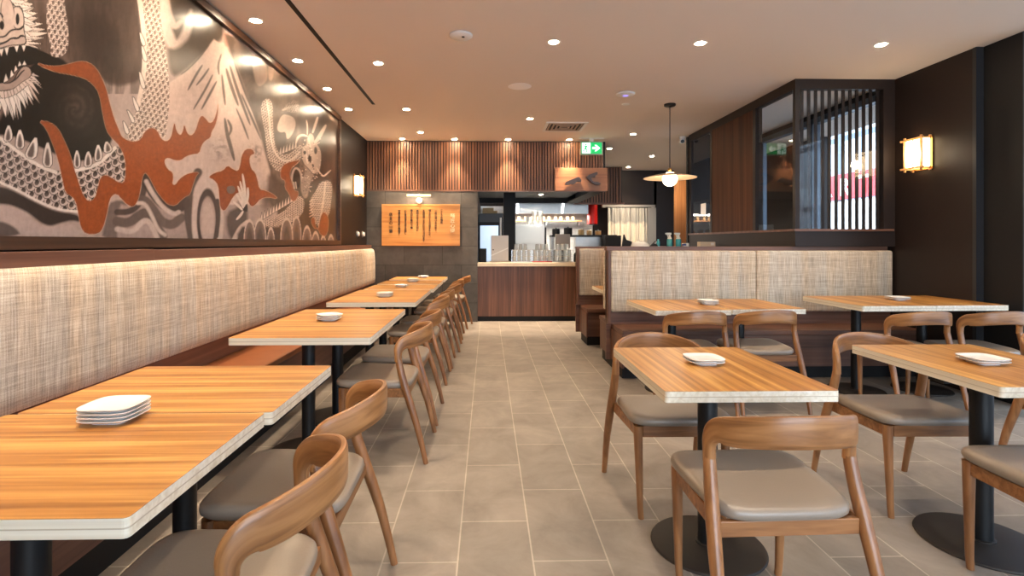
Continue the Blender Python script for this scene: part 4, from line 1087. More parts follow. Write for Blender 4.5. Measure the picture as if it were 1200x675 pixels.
# ------------------------------------------------------------------ the painted mural (an original brush painting, coloured point by point)
MX = WL + .03
MY0, MY1, MZ0, MZ1 = .9, 6.90, 1.325, 2.885
def paint_mural():
    # grid over the painting: finer toward the end one stands close to
    tY = [MY0 + .012 * k for k in range(int((2.15 - MY0) / .012))]
    inv = np.linspace(1 / 2.15, 1 / MY1, 560)
    Ys = np.concatenate([np.array(tY), 1 / inv]); Zs = np.linspace(MZ0, MZ1, 400)
    YY, ZZ = np.meshgrid(Ys, Zs, indexing='ij')
    # drawing coordinates in which the sketch was made
    ca, sa = math.cos(YAW), math.sin(YAW)
    dpt = MX * sa + YY * ca
    px = 571.5 + 620 * math.tan(YAW) + 620 * (MX * ca - YY * sa) / dpt
    py = 284 - 620 * (ZZ - 1.3) / dpt
    S = px.shape
    C = np.zeros(S + (3,))
    lin = lambda c: np.array([(v / 255 / 12.92) if v / 255 <= .04045 else ((v / 255 + .055) / 1.055) ** 2.4 for v in c])
    # value noise
    def vnoise(x, y, seed):
        r = np.random.default_rng(seed); T = r.random((256, 256))
        xi = np.floor(x).astype(int); yi = np.floor(y).astype(int); fx = x - xi; fy = y - yi
        fx = fx * fx * (3 - 2 * fx); fy = fy * fy * (3 - 2 * fy)
        g = lambda a, b: T[a % 256, b % 256]
        return (g(xi, yi) * (1 - fx) + g(xi + 1, yi) * fx) * (1 - fy) + (g(xi, yi + 1) * (1 - fx) + g(xi + 1, yi + 1) * fx) * fy
    def fbm(x, y, seed, o=4):
        t = 0; a = .5; s = 0
        for k in range(o):
            t = t + a * vnoise(x * 2 ** k + 7 * k, y * 2 ** k, seed + k); s += a; a *= .55
        return t / s
    def mix(m, col, a=1.0):
        nonlocal C
        m = np.clip(m * a, 0, 1)[..., None]
        c = col if isinstance(col, np.ndarray) and col.ndim == 3 else lin(col)
        C = C * (1 - m) + c * m
    tr = {'A': (0, 0, 5.192), 'B': (120, 0, 5.193), 'C': (0, 120, 3.971), 'D': (140, 110, 3.75), 'E': (280, 80, 3.214), 'O': (0, 0, 3.0), 'P': (0, 0, 1.0), 'F': (290, 90, 6.136), 'G': (290, 180, 6.136), 'H': (200, 190, 6.745), 'J': (0, 0, 9.643)}
    def P(t, pts):
        ox, oy, s = tr[t]
        return [(ox + x / s, oy + y / s) for x, y in pts]
    def smooth(pts, n=2, closed=True):
        for _ in range(n):
            out = []
            m = len(pts)
            for i in range(m if closed else m - 1):
                a = pts[i]; b = pts[(i + 1) % m]
                out += [(a[0] * .75 + b[0] * .25, a[1] * .75 + b[1] * .25), (a[0] * .25 + b[0] * .75, a[1] * .25 + b[1] * .75)]
            if not closed: out = [pts[0]] + out + [pts[-1]]
            pts = out
        return pts
    def sdf(pts, pad):
        """signed distance (negative inside) in a bbox; returns slices and array"""
        p = np.array(pts); x0, y0 = p.min(0) - pad; x1, y1 = p.max(0) + pad
        msk = (px > x0) & (px < x1) & (py > y0) & (py < y1)
        X = px[msk]; Yv = py[msk]
        if X.size == 0: return msk, None
        d2 = np.full(X.shape, 1e9); ins = np.zeros(X.shape, bool)
        for i in range(len(p)):
            a = p[i]; b = p[(i + 1) % len(p)]; e = b - a
            L2 = e @ e + 1e-12
            t = np.clip(((X - a[0]) * e[0] + (Yv - a[1]) * e[1]) / L2, 0, 1)
            d2 = np.minimum(d2, (X - a[0] - t * e[0]) ** 2 + (Yv - a[1] - t * e[1]) ** 2)
            c = ((a[1] > Yv) != (b[1] > Yv))
            if a[1] != b[1]:
                ins ^= c & (X < (b[0] - a[0]) * (Yv - a[1]) / (b[1] - a[1]) + a[0])
        d = np.sqrt(d2); return msk, np.where(ins, -d, d)
    def full(msk, v):
        o = np.zeros(S); o[msk] = v; return o
    def poly(pts, col, a=1.0, soft=.7, sm=0, outline=None, ow=1.0, rim=None, rw=1.2):
        if sm: pts = smooth(pts, sm)
        msk, d = sdf(pts, max(soft, ow) * 2 + 2)
        if d is None: return
        if outline is not None: mix(full(msk, np.clip((ow - d) / soft + .5, 0, 1)), outline)
        mix(full(msk, np.clip(-d / soft + .5, 0, 1)), col, a)
        if rim is not None: mix(full(msk, np.clip((rw - np.abs(d + rw)) / .6 + .3, 0, 1) * (d < 0)), rim, .8)
    def stroke(pts, w, col, a=1.0, soft=.8, taper=True, sm=2):
        if sm: pts = smooth(pts, sm, False)
        p = np.array(pts); n = len(p)
        ww = [w * (math.sin(math.pi * min(1, (i + .15) / (n - .7))) ** .6 if taper else 1) for i in range(n)]
        x0, y0 = p.min(0) - w - 2; x1, y1 = p.max(0) + w + 2
        msk = (px > x0) & (px < x1) & (py > y0) & (py < y1)
        X = px[msk]; Yv = py[msk]
        if X.size == 0: return
        m = np.zeros(X.shape)
        for i in range(n - 1):
            aa = p[i]; b = p[i + 1]; e = b - aa; L2 = e @ e + 1e-12
            t = np.clip(((X - aa[0]) * e[0] + (Yv - aa[1]) * e[1]) / L2, 0, 1)
            d = np.hypot(X - aa[0] - t * e[0], Yv - aa[1] - t * e[1])
            m = np.maximum(m, np.clip((ww[i] * (1 - t) + ww[i + 1] * t - d) / soft + .5, 0, 1))
        mix(full(msk, m), col, a)
    def ell(cx, cy, rx, ry, col, a=1.0, soft=.15):
        d = np.hypot((px - cx) / rx, (py - cy) / ry)
        mix(np.clip((1 - d) / soft + .5, 0, 1), col, a)
    def ring(cx, cy, rx, ry, w, col, a=1.0):
        d = np.hypot((px - cx) / rx, (py - cy) / ry)
        mix(np.clip((w - np.abs(d - 1)) / (w * .6) + .3, 0, 1), col, a)
    def scales(pts, ang, su, sv, sm=1, light=(226, 214, 206), mid=(120, 106, 100), dark=(40, 32, 30), soft=.8, a=1.0):
        if sm: pts = smooth(pts, sm)
        msk, d = sdf(pts, 3)
        if d is None: return
        ca_, sa_ = math.cos(R(ang)), math.sin(R(ang))
        X = px[msk]; Yv = py[msk]
        u = (X * ca_ + Yv * sa_) / su; v = (-X * sa_ + Yv * ca_) / sv
        best = None
        row = np.floor(v)
        val = np.zeros(X.shape); done = np.zeros(X.shape, bool)
        prev = np.full(X.shape, 9.0); off = np.zeros(X.shape); shade = np.zeros(X.shape)
        for k in (-2, -1, 0, 1):       # each row of scales lies over the one below it
            r_ = row + k
            lu = u + .5 * (r_ % 2); lu = lu - np.floor(lu) - .5
            lv = v - r_ - .85
            rad = np.hypot(lu * 1.04, lv * .60)
            hit = (rad < .56) & ~done
            off = np.where(hit, np.hypot((lu + .07) * 1.15, (lv - .18) * .62), off)
            val = np.where(hit, rad, val); shade = np.where(hit, prev, shade); done |= hit
            prev = np.minimum(prev, rad)
        # each scale: a dark oval heart, a broad pale crescent toward its tip, a thin dark outline
        rim = np.clip((off - .25) / .08, 0, 1) * np.clip((.535 - val) / .03, 0, 1) * np.clip((shade - .575) / .05, 0, 1)
        core = np.clip((shade - .56) / .40, 0, 1) * .75
        l, m_, dk = lin(light), lin(mid), lin(dark)
        col = dk * .55 + m_ * .45 + (m_ - dk)[None] * 0
        c = dk[None] * (1 - core[:, None]) + m_[None] * core[:, None]
        c = c * (1 - rim[:, None]) + l[None] * rim[:, None]
        edge = ((val > .55) | ~done)[:, None]
        c = np.where(edge, dk[None], c)
        F = np.zeros(S + (3,)); F[msk] = c
        mix(full(msk, np.clip(-d / soft + .5, 0, 1)), F, a)
    rr = random.Random(5)
    def fur(base, tips, n, col, dark, spread=.5):
        """comb of tapering locks from a base polyline out to a tip polyline"""
        def at(pl, t):
            t = t * (len(pl) - 1); i = min(int(t), len(pl) - 2); f = t - i
            return (pl[i][0] * (1 - f) + pl[i + 1][0] * f, pl[i][1] * (1 - f) + pl[i + 1][1] * f)
        for k in range(n):
            t = (k + .5) / n; w = .85 / n
            a = at(base, max(0, t - w)); b = at(base, min(1, t + w)); q = at(tips, min(1, max(0, t + rr.uniform(-.4, .4) / n)))
            m = ((a[0] + b[0]) / 2, (a[1] + b[1]) / 2); L = rr.uniform(.72, 1.08)
            q = (m[0] + (q[0] - m[0]) * L, m[1] + (q[1] - m[1]) * L)
            poly([a, ((a[0] * .5 + q[0] * .5), (a[1] * .5 + q[1] * .5 - .4)), q, b], col, outline=dark, ow=.55, soft=.6)
            if k % 2: stroke([m, ((m[0] + q[0]) / 2, (m[1] + q[1]) / 2 + .5), q], .45, dark, .6, sm=0)
    LT = (222, 204, 194); WH = (234, 224, 216); DK = (34, 27, 25); GY = (118, 106, 101); ORG = (160, 88, 48); MG = (160, 144, 136)
    # ---- ground tone
    n1 = fbm(px * .035, py * .03, 1); n2 = fbm(px * .12, py * .02, 9); n3 = fbm(px * .25, py * .25, 21)
    mix(np.ones(S), (190, 172, 164))
    mix(np.clip((n1 - .45) * 2, 0, .7), (166, 148, 140))
    # dark smoky sky behind the near dragon
    poly(P('O', [(-900, -400), (486, -300), (490, 60), (505, 200), (495, 285), (440, 300), (385, 298), (330, 260), (200, 300), (-900, 500)]), (112, 94, 86), soft=5, sm=2)
    poly(P('O', [(235, -60), (470, -60), (478, 120), (480, 250), (440, 292), (395, 300), (350, 250), (240, 210)]), (98, 82, 74), soft=9, sm=2)
    msk = np.clip((n2 - .42) * 3, 0, .55) * (px < 170) * (py < 110)
    mix(msk, (70, 57, 51))
    poly(P('O', [(250, 70), (330, 40), (420, 120), (440, 230), (400, 280), (350, 230), (290, 210)]), (66, 54, 49), .7, soft=16, sm=2)
    # black hollow under the flame
    poly(P('O', [(60, 175), (160, 190), (220, 205), (260, 250), (330, 290), (372, 350), (388, 440), (400, 500), (330, 560), (250, 570), (150, 520), (0, 460), (-400, 520), (-400, 300), (0, 250)]), (28, 22, 20), soft=3, sm=2)
    g = np.exp(-(((px - 92) / 20) ** 2 + ((py - 125) / 24) ** 2))
    sw = np.sin(np.hypot(px - 88, (py - 128) * .8) * .75 + 5 * n1 * 2 + np.arctan2(py - 128, px - 88) * 2) * .5 + .5
    mix(g * (.16 + .34 * sw * n3), (130, 114, 106))
    # mist and swirls right of the long neck
    poly(P('O', [(560, -100), (760, -60), (800, 130), (740, 150), (680, 200), (640, 250), (600, 270), (585, 120)]), (82, 68, 58), soft=6, sm=2)
    stroke(P('B', [(365, -60), (375, 90), (395, 200), (430, 280), (480, 270), (520, 180), (540, 60)]), 6.5, LT, .9, soft=4)
    stroke(P('B', [(390, -30), (405, 100), (440, 170), (480, 130)]), 4, (226, 206, 194), .8, soft=3)
    poly(P('B', [(400, 290), (450, 300), (520, 240), (600, 170), (700, 150), (730, 240), (660, 290), (560, 380), (470, 450), (420, 460)]), (92, 78, 66), soft=6, sm=2)
    # the mountain
    poly(P('O', [(752, 138), (770, 150), (790, 148), (800, 175), (840, 250), (880, 350), (930, 470), (985, 640), (985, 720), (560, 720), (560, 460), (596, 290), (640, 262), (700, 205)]), (216, 194, 182), soft=2)
    poly(P('O', [(560, 460), (600, 420), (680, 430), (800, 520), (900, 600), (960, 640), (960, 700), (560, 700)]), (202, 184, 176), .8, soft=14, sm=2)
    for pts, w in [([(735, 160), (700, 205), (660, 245), (636, 262)], 1.0), ([(712, 228), (690, 262), (660, 318)], 1.8), ([(735, 240), (715, 270), (690, 300)], 1.6), ([(748, 262), (725, 310), (680, 385)], 1.6), ([(762, 285), (738, 330), (708, 385)], 1.8),
                   ([(780, 262), (786, 320), (792, 370)], 1.8), ([(795, 240), (812, 300), (838, 372)], 2.4), ([(808, 230), (835, 320), (880, 440)], 2.2), ([(822, 215), (860, 320), (908, 430), (935, 520)], 2.0), ([(778, 190), (766, 230), (770, 262)], 1.6),
                   ([(790, 415), (798, 470), (812, 520), (824, 565)], 2.8), ([(800, 420), (815, 450), (806, 475)], 2.0), ([(830, 380), (856, 440), (874, 490)], 1.4), ([(848, 330), (888, 420), (918, 490)], 1.6)]:
        stroke(P('O', pts), w * .8, (66, 54, 50), .85, soft=1.2)
    mix(np.exp(-(((px - 258) / 14) ** 2 + ((py - 175) / 16) ** 2)) * np.clip((n3 - .4) * 4, 0, 1), (128, 110, 106), .7)
    mix(np.exp(-(((px - 300) / 9) ** 2 + ((py - 178) / 14) ** 2)) * np.clip((n3 - .4) * 4, 0, 1), (120, 104, 100), .7)
    poly(P('O', [(782, 120), (800, 110), (815, 130), (805, 165), (790, 160)]), (178, 140, 126), soft=3, sm=1)
    # ---- sky and far dragon side
    poly(P('O', [(790, 120), (830, 130), (900, 200), (1000, 260), (1200, 400), (1210, 860), (990, 860), (960, 640), (900, 420), (850, 280), (808, 180)]), (96, 80, 70), soft=3)
    mix(np.clip((fbm(px * .09, py * .05, 31) - .38) * 2.2, 0, .6) * (px > 268 + (py - 50) * .33) * (py < 215), (152, 134, 122))
    poly(P('O', [(885, 190), (930, 200), (945, 270), (925, 300), (905, 305), (890, 260)]), (178, 156, 142), soft=2, sm=2)
    poly(P('O', [(940, 230), (965, 235), (960, 280), (945, 285)]), (168, 146, 132), soft=2, sm=2)
    mix(np.exp(-(((px - 372) / 14) ** 2 + ((py - 180) / 28) ** 2)), (48, 39, 35), .85)
    mix(np.exp(-(((px - 362) / 10) ** 2 + ((py - 240) / 20) ** 2)), (44, 36, 32), .8)
    mix(np.exp(-(((px - 332) / 6) ** 2 + ((py - 152) / 12) ** 2)), (58, 46, 42), .8)
    mix(np.exp(-(((px - 312) / 8) ** 2 + ((py - 235) / 14) ** 2)), (70, 58, 53), .8)
    far = dict(light=(222, 204, 190), mid=(160, 140, 128), dark=(96, 80, 72), soft=.8)
    # the far dragon: dark hollow ground on its right, coils, neck, head
    poly(P('F', [(360, 250), (430, 280), (545, 275), (665, 340), (670, 700)]) + P('G', [(650, 630), (470, 620), (415, 440), (405, 330), (470, 190), (500, 120)]) + P('F', [(420, 560), (380, 420)]), (70, 56, 49), .92, soft=4, sm=1)
    poly(P('G', [(150, 120), (220, 180), (300, 250), (330, 320), (260, 380), (170, 400), (140, 300)]), (92, 76, 69), .9, soft=5, sm=1)
    poly(P('F', [(190, 390), (230, 405), (285, 395), (278, 480), (245, 535), (205, 510)]), (66, 53, 47), soft=1.5, sm=1)
    scales(P('F', [(95, 190), (150, 145), (182, 200), (182, 300), (188, 420), (205, 520), (250, 565), (330, 540), (375, 480), (405, 520), (385, 600), (310, 668), (220, 690), (150, 610), (132, 500), (128, 400), (104, 300)]), 20, 3.0, 2.6, **far)
    stroke(P('F', [(140, 170), (158, 300), (165, 430), (190, 540), (250, 610), (320, 600), (375, 540)]), 1.0, (232, 216, 202), .8, taper=False)
    poly(P('F', [(215, 345), (248, 268), (300, 275), (342, 300), (348, 360), (312, 432), (282, 455), (276, 392), (240, 402), (214, 385)]), (212, 194, 180), soft=1.2, sm=2)
    stroke(P('F', [(250, 240), (310, 215), (370, 205)]), 1.6, (206, 188, 174), .8); scales(P('F', [(250, 215), (360, 150), (372, 250), (300, 262)]), 10, 2.6, 2.3, a=.5, **far)
    for k in range(6):
        x = 235 + k * 22; y = 560 - k * 9
        poly(P('F', [(x - 9, y), (x + 9, y - 4), (x + 6, y - 56)]), (222, 206, 192), outline=(74, 60, 53), ow=.4)
    scales(P('G', [(95, 492), (200, 452), (290, 392), (345, 305), (400, 310), (412, 370), (392, 440), (330, 490), (250, 505), (190, 545), (120, 540)]), -28, 2.5, 2.3, **far)
    for k in range(11):
        x = 100 + k * 21.5; y = 470 - k * 13
        poly(P('G', [(x - 9, y + 14), (x + 10, y + 4), (x + 4, y - 48)]), (218, 202, 190), outline=(56, 46, 41), ow=.45)
    scales(P('G', [(445, 335), (495, 265), (520, 205), (590, 190), (612, 235), (604, 330), (592, 430), (565, 470), (540, 530), (500, 525), (458, 430)]), 65, 2.6, 2.4, **far)
    stroke(P('G', [(560, 210), (548, 330), (530, 430), (515, 540)]), 1.0, (232, 216, 200), .8, taper=False)
    for k in range(6):
        y = 330 + k * 22
        stroke(P('G', [(470, y), (448, y + 14)]), 1.0, (214, 196, 182), 1, sm=0)
    # claw arch, neck and head
    poly(P('G', [(325, 130), (350, 105), (378, 130), (385, 190), (370, 250), (330, 250), (318, 190)]), (40, 32, 29), soft=1.2, sm=1)
    stroke(P('G', [(318, 240), (318, 150), (345, 95), (385, 130), (392, 220)]), 1.2, (200, 182, 170), .9, taper=False)
    for x in (338, 352): stroke(P('G', [(x, 250), (x - 6, 205)]), 1.0, (220, 204, 190), 1, sm=0)
    poly(P('G', [(385, -20), (520, -20), (512, 90), (480, 135), (455, 200), (440, 265), (432, 318), (402, 322), (380, 250), (388, 180), (416, 140), (405, 70)]), (168, 148, 136), soft=1.5, sm=1)
    poly(P('F', [(385, 545), (398, 500), (425, 490), (428, 440), (450, 402), (476, 420), (482, 478), (512, 496), (532, 550), (526, 640), (512, 690), (470, 700), (440, 660), (400, 620)]), (196, 176, 162), soft=.9, sm=1, outline=(62, 50, 44), ow=.6)
    for pts, w in (([(468, 405), (488, 345), (506, 288)], 1.5), ([(478, 488), (520, 425), (565, 345)], 2.2), ([(430, 420), (432, 360), (424, 310)], .7), ([(432, 428), (395, 416), (362, 432), (346, 486)], 1.4), ([(400, 505), (425, 560), (430, 620)], 1.0), ([(440, 440), (448, 500), (470, 540)], 1.0)):
        stroke(P('F', pts), w, (230, 214, 200), 1, soft=.7)
    stroke(P('G', [(495, 96), (520, 140), (545, 166), (570, 146), (600, 118)]), .9, (228, 212, 198), 1, soft=.6)
    for cx, cy, rx, ry in ((490, 530, 11, 26), (448, 590, 12, 30), (412, 545, 9, 14), (470, 640, 8, 12)):
        q = P('F', [(cx, cy)])[0]; ell(q[0], q[1], rx / 6.1, ry / 6.1, (44, 34, 31), 1, .3)
    for k in range(60):
        q = P('F', [(rr.uniform(392, 528), rr.uniform(440, 740))])[0]
        ell(q[0], q[1], .75, .6, (232, 216, 202) if k % 3 else (70, 56, 50), .9, .5)
    for k in range(40):
        q = P('G', [(rr.uniform(392, 470), rr.uniform(100, 300))])[0]
        ell(q[0], q[1], .7, .6, (212, 194, 182) if k % 2 else (104, 88, 80), .8, .5)
    # ---- waves along the foot of the painting
    poly(P('C', [(-600, 330), (0, 385), (80, 418), (160, 462), (260, 508), (368, 520), (380, 560), (335, 548), (285, 560), (235, 578), (190, 562), (130, 512), (60, 480), (0, 470), (-600, 450)]), (64, 54, 51), soft=3, sm=2)
    poly(P('C', [(-600, 480), (0, 478), (60, 488), (120, 520), (185, 570), (240, 588), (300, 572), (350, 565), (380, 640), (-600, 640)]), (190, 172, 166), soft=3, sm=2)
    poly(P('C', [(-300, 560), (0, 552), (40, 565), (80, 590), (100, 625), (-300, 640)]), (104, 92, 88), soft=3, sm=2)
    poly(P('C', [(500, 470), (560, 450), (600, 480), (600, 640), (470, 640), (490, 560)]), (126, 112, 107), soft=3, sm=1)
    poly(P('D', [(-10, 480), (60, 500), (110, 470), (170, 470), (260, 480), (330, 440), (420, 460), (480, 520), (560, 420), (570, 700), (-10, 700)]), (176, 158, 152), soft=3, sm=1)
    for pts, w, c in [([(-10, 520), (40, 520), (80, 495), (105, 440), (112, 360)], 3.6, (84, 72, 68)), ([(108, 360), (130, 400), (160, 450), (200, 490), (250, 505), (290, 480)], 6.5, (74, 63, 59)),
                      ([(70, 470), (110, 462), (150, 510), (180, 560), (230, 580), (270, 545)], 5.5, (112, 98, 93)), ([(-10, 560), (40, 570), (90, 530), (120, 520), (160, 580), (190, 625)], 5.5, (108, 95, 90)),
                      ([(-10, 595), (60, 610), (100, 560), (130, 555), (165, 630)], 3, (204, 188, 180)), ([(118, 385), (140, 430), (190, 500), (240, 530), (260, 520)], 2.6, (208, 192, 184)), ([(80, 480), (112, 480), (140, 530), (170, 600), (200, 620)], 2.2, (208, 192, 184)),
                      ([(345, 345), (312, 400), (300, 470), (305, 560), (320, 640)], 5, (92, 80, 76))]:
        stroke(P('D', pts), w, c, .95, soft=2, taper=False)
    q = P('D', [(388, 520)])[0]
    ring(q[0], q[1] + 10, 16, 46, .20, (206, 190, 182)); ring(q[0], q[1] + 10, 11, 33, .17, (84, 72, 69)); ell(q[0], q[1] + 12, 7.5, 26, (198, 180, 172), 1, .3); stroke(P('D', [(430, 470), (436, 540), (425, 625)]), 2.6, (88, 76, 72), 1, soft=1.5, taper=False)
    poly(P('D', [(470, 520), (520, 500), (562, 470), (562, 660), (500, 660), (470, 600)]), (100, 88, 83), soft=4, sm=1)
    stroke(P('D', [(500, 650), (530, 590), (562, 565)]), 3, (204, 188, 178), 1, soft=1.5, taper=False)
    poly(P('E', [(-5, 600), (60, 590), (130, 600), (250, 590), (370, 640), (370, 700), (-5, 700)]), (96, 82, 76), soft=3, sm=1)
    for cx, pk, rx in ((90, 470, 46), (15, 478, 42), (168, 532, 30), (352, 452, 36), (282, 464, 46), (428, 522, 36), (490, 562, 34), (545, 590, 28), (600, 585, 30)):
        q = P('G', [(cx, pk + 150)])[0]; rx /= 6.136; ry = 150 / 6.136
        ell(q[0], q[1], rx, ry, (140, 122, 114), 1, .12); ring(q[0], q[1], rx * .93, ry * .97, .085, (206, 190, 178)); ell(q[0], q[1] + 3, rx * .55, ry * .72, (98, 84, 78), .8, .5)
    # tuft beside the waves
    def tuft():
        poly(P('H', [(560, 250), (600, 290), (612, 390), (585, 395), (545, 350)]), (40, 32, 30), soft=1.5, sm=1)
        for a_, b_ in (((592, 340), (568, 90)), ((585, 350), (548, 150)), ((580, 355), (530, 188)), ((575, 365), (518, 250)), ((568, 380), (495, 312)), ((572, 388), (520, 455)), ((600, 330), (610, 200))):
            stroke(P('H', [a_, ((a_[0] + b_[0]) / 2 + 6, (a_[1] + b_[1]) / 2), b_]), 1.5, (226, 212, 202), 1, soft=.6)
    # ---- near dragon
    DRK = (26, 20, 19)
    poly(P('O', [(-900, -300), (0, -60), (70, -60), (85, 60), (85, 160), (150, 190), (80, 260), (40, 330), (0, 420), (-900, 600)]), (120, 100, 92), soft=4)
    fur(P('A', [(60, -40), (150, 30), (150, 100), (150, 180), (150, 250), (140, 280)]), P('A', [(150, -70), (215, 20), (255, 90), (285, 165), (290, 245), (225, 320)]), 12, (232, 216, 204), (52, 40, 37))
    fur(P('A', [(-20, -60), (70, 0), (110, 60), (140, 150), (130, 230)]), P('A', [(60, -80), (160, -10), (205, 60), (225, 160), (205, 270)]), 8, WH, (70, 56, 52))
    scales(P('A', [(288, -60), (385, -60), (398, 60), (412, 150), (418, 220), (414, 292), (392, 335), (345, 352), (306, 335), (312, 290), (292, 215), (282, 120)]), 8, 6.6, 5.6, light=(228, 212, 202), mid=(160, 138, 128), dark=(80, 63, 57))
    poly(P('J', [(-90, -90), (90, -40), (150, 80), (240, 70), (265, 200), (262, 320), (285, 430), (290, 500), (180, 520), (-90, 560)]), (208, 190, 179), sm=1, outline=DRK, ow=1)
    poly(P('J', [(-60, 560), (0, 540), (120, 505), (270, 500), (292, 470), (285, 430), (262, 405), (235, 400), (205, 432), (150, 425), (80, 470), (-60, 510)]), (196, 177, 167), sm=1, outline=DRK, ow=.9)
    poly(P('J', [(150, 90), (195, 75), (240, 100), (265, 180), (268, 270), (245, 325), (200, 335), (160, 300), (140, 200)]), (212, 194, 183), sm=2, outline=DRK, ow=1)
    poly(P('J', [(15, 60), (40, -30), (100, -20), (145, 60), (160, 180), (120, 280), (50, 250), (12, 160)]), (208, 186, 175), sm=2, outline=DRK, ow=.8)
    poly(P('J', [(40, 180), (120, 100), (165, 150), (170, 300), (110, 350), (50, 330)]), (209, 190, 179), sm=2, soft=2)
    ell(198 / 9.643, 215 / 9.643, 21 / 9.643, 64 / 9.643, DRK, 1, .2); ell(22 / 9.643, 285 / 9.643, 26 / 9.643, 52 / 9.643, DRK, 1, .25)
    for pts in ([(-20, 420), (60, 415), (110, 350), (160, 332), (225, 330), (258, 300)], [(-20, 505), (70, 478), (125, 428), (200, 438), (235, 402), (262, 408)], [(0, 150), (20, 165), (28, 190)]):
        stroke(P('J', pts), 1.0, DRK, 1, taper=False)
    poly(P('A', [(-80, 305), (60, 285), (165, 272), (235, 300), (330, 345), (300, 372), (230, 380), (180, 400), (150, 395), (100, 430), (60, 478), (0, 515), (-80, 520)]), (30, 23, 21), sm=1, soft=1)
    for t3 in ([(-6, 302), (22, 296), (9, 342)], [(28, 292), (54, 287), (42, 337)], [(88, 282), (114, 278), (102, 317)], [(132, 276), (157, 276), (145, 313)], [(22, 502), (50, 488), (35, 450)], [(62, 474), (84, 455), (68, 427)], [(86, 440), (106, 422), (94, 398)], [(110, 404), (130, 396), (118, 373)], [(136, 396), (160, 394), (148, 371)]):
        poly(P('A', t3), WH, outline=DRK, ow=.5)
    poly(P('A', [(-80, 512), (0, 505), (55, 512), (88, 492), (108, 448), (135, 408), (168, 405), (188, 428), (190, 458), (176, 482), (142, 490), (112, 522), (60, 548), (-80, 552)]), (176, 156, 146), sm=1, outline=DRK, ow=1.3)
    stroke(P('A', [(70, 500), (100, 480), (130, 440), (150, 425)]), .9, DRK, 1, sm=1)
    fur(P('A', [(-60, 556), (30, 556), (80, 545), (130, 505), (180, 475), (200, 445)]), P('A', [(-60, 700), (40, 720), (110, 720), (200, 680), (270, 570), (250, 470)]), 14, (220, 202, 192), (36, 28, 26))
    fur(P('A', [(-60, 600), (40, 600), (110, 570), (170, 520)]), P('A', [(-60, 720), (60, 740), (150, 700), (215, 625)]), 9, WH, (36, 28, 26))
    # scaly coils
    body = P('C', [(-500, 120), (0, 150), (60, 205), (130, 255), (200, 300), (260, 322), (345, 318), (430, 300), (480, 268), (538, 205), (568, 212), (588, 262), (586, 350), (560, 378), (505, 348), (462, 400), (442, 460), (412, 468), (380, 432), (368, 512), (260, 500), (160, 455), (80, 410), (0, 375), (-500, 330)])
    poly(smooth(body, 1), DRK, soft=2.5)
    scales(body, 24, 10.6, 7.4, light=(206, 192, 185), mid=(120, 106, 101), dark=(34, 27, 25))
    stroke(P('C', [(0, 165), (60, 212), (130, 262), (200, 306), (260, 325)]), 2.0, WH, .9, taper=False); stroke(P('C', [(345, 318), (430, 300), (480, 270), (535, 212)]), 2.0, WH, .9, taper=False)
    stroke(P('C', [(0, 372), (80, 407), (160, 452), (260, 498), (360, 508)]), 1.5, WH, .9, taper=False)
    for bl, br, tp in (((18, 185), (56, 178), (40, 98)), ((72, 214), (112, 216), (92, 116)), ((112, 254), (166, 266), (170, 152)), ((198, 296), (242, 304), (222, 172)), ((344, 302), (372, 306), (358, 213)), ((392, 302), (427, 296), (410, 220)), ((440, 277), (474, 268), (456, 188)), ((486, 238), (522, 228), (494, 176))):
        md = ((bl[0] + br[0]) / 2, (bl[1] + br[1]) / 2)
        out = [bl, (bl[0] * .5 + tp[0] * .5 - 7, bl[1] * .5 + tp[1] * .5), tp, (br[0] * .5 + tp[0] * .5 + 9, br[1] * .5 + tp[1] * .5), br]
        poly(P('C', out), WH, outline=DRK, ow=.8, sm=1)
        ins = [(md[0] + (x - md[0]) * .58, md[1] + (y - md[1]) * .72 - 4) for x, y in out]
        poly(P('C', ins), (112, 98, 93), sm=1, soft=2)
    neck = P('O', [(478, -120), (500, 60), (506, 110), (516, 200), (505, 290), (484, 380), (444, 465), (452, 498), (505, 494), (548, 452), (578, 496), (588, 440), (597, 350), (592, 250), (580, 150), (562, 60), (556, -120)])
    scales(neck, 12, 6.2, 5.0, light=(232, 216, 204), mid=(176, 152, 140), dark=(88, 70, 62))
    stroke(P('O', [(480, -60), (500, 60), (510, 160), (505, 280), (484, 370)]), 2.6, (236, 220, 208), .9, taper=False)
    for b0, tp in (((506, 150), (490, 105)), ((512, 205), (497, 150)), ((505, 300), (488, 240)), ((484, 380), (464, 330)), ((468, 420), (444, 378)), ((448, 460), (432, 418))):
        poly(P('O', [(b0[0] - 12, b0[1] - 8), tp, (b0[0] + 8, b0[1] + 4), (b0[0] - 2, b0[1] + 14)]), WH, outline=(40, 32, 29), ow=.7, sm=1)
    # ---- copper flames
    n4 = fbm(px * .5, py * .5, 41)
    OC = lin(ORG)[None, None] * (.82 + .36 * n4[..., None])
    def flame(pts, sm=1):
        pts = smooth(pts, sm); msk, d = sdf(pts, 4)
        if d is None: return
        mix(full(msk, np.clip((.9 - np.abs(d)) / .8 + .2, 0, 1)), (236, 190, 160), .55)
        mix(full(msk, np.clip(-d / .8 + .5, 0, 1)), OC)
        mix(full(msk, np.clip((.6 - np.abs(d + .3)) / .6, 0, 1)), (120, 62, 34), .5)
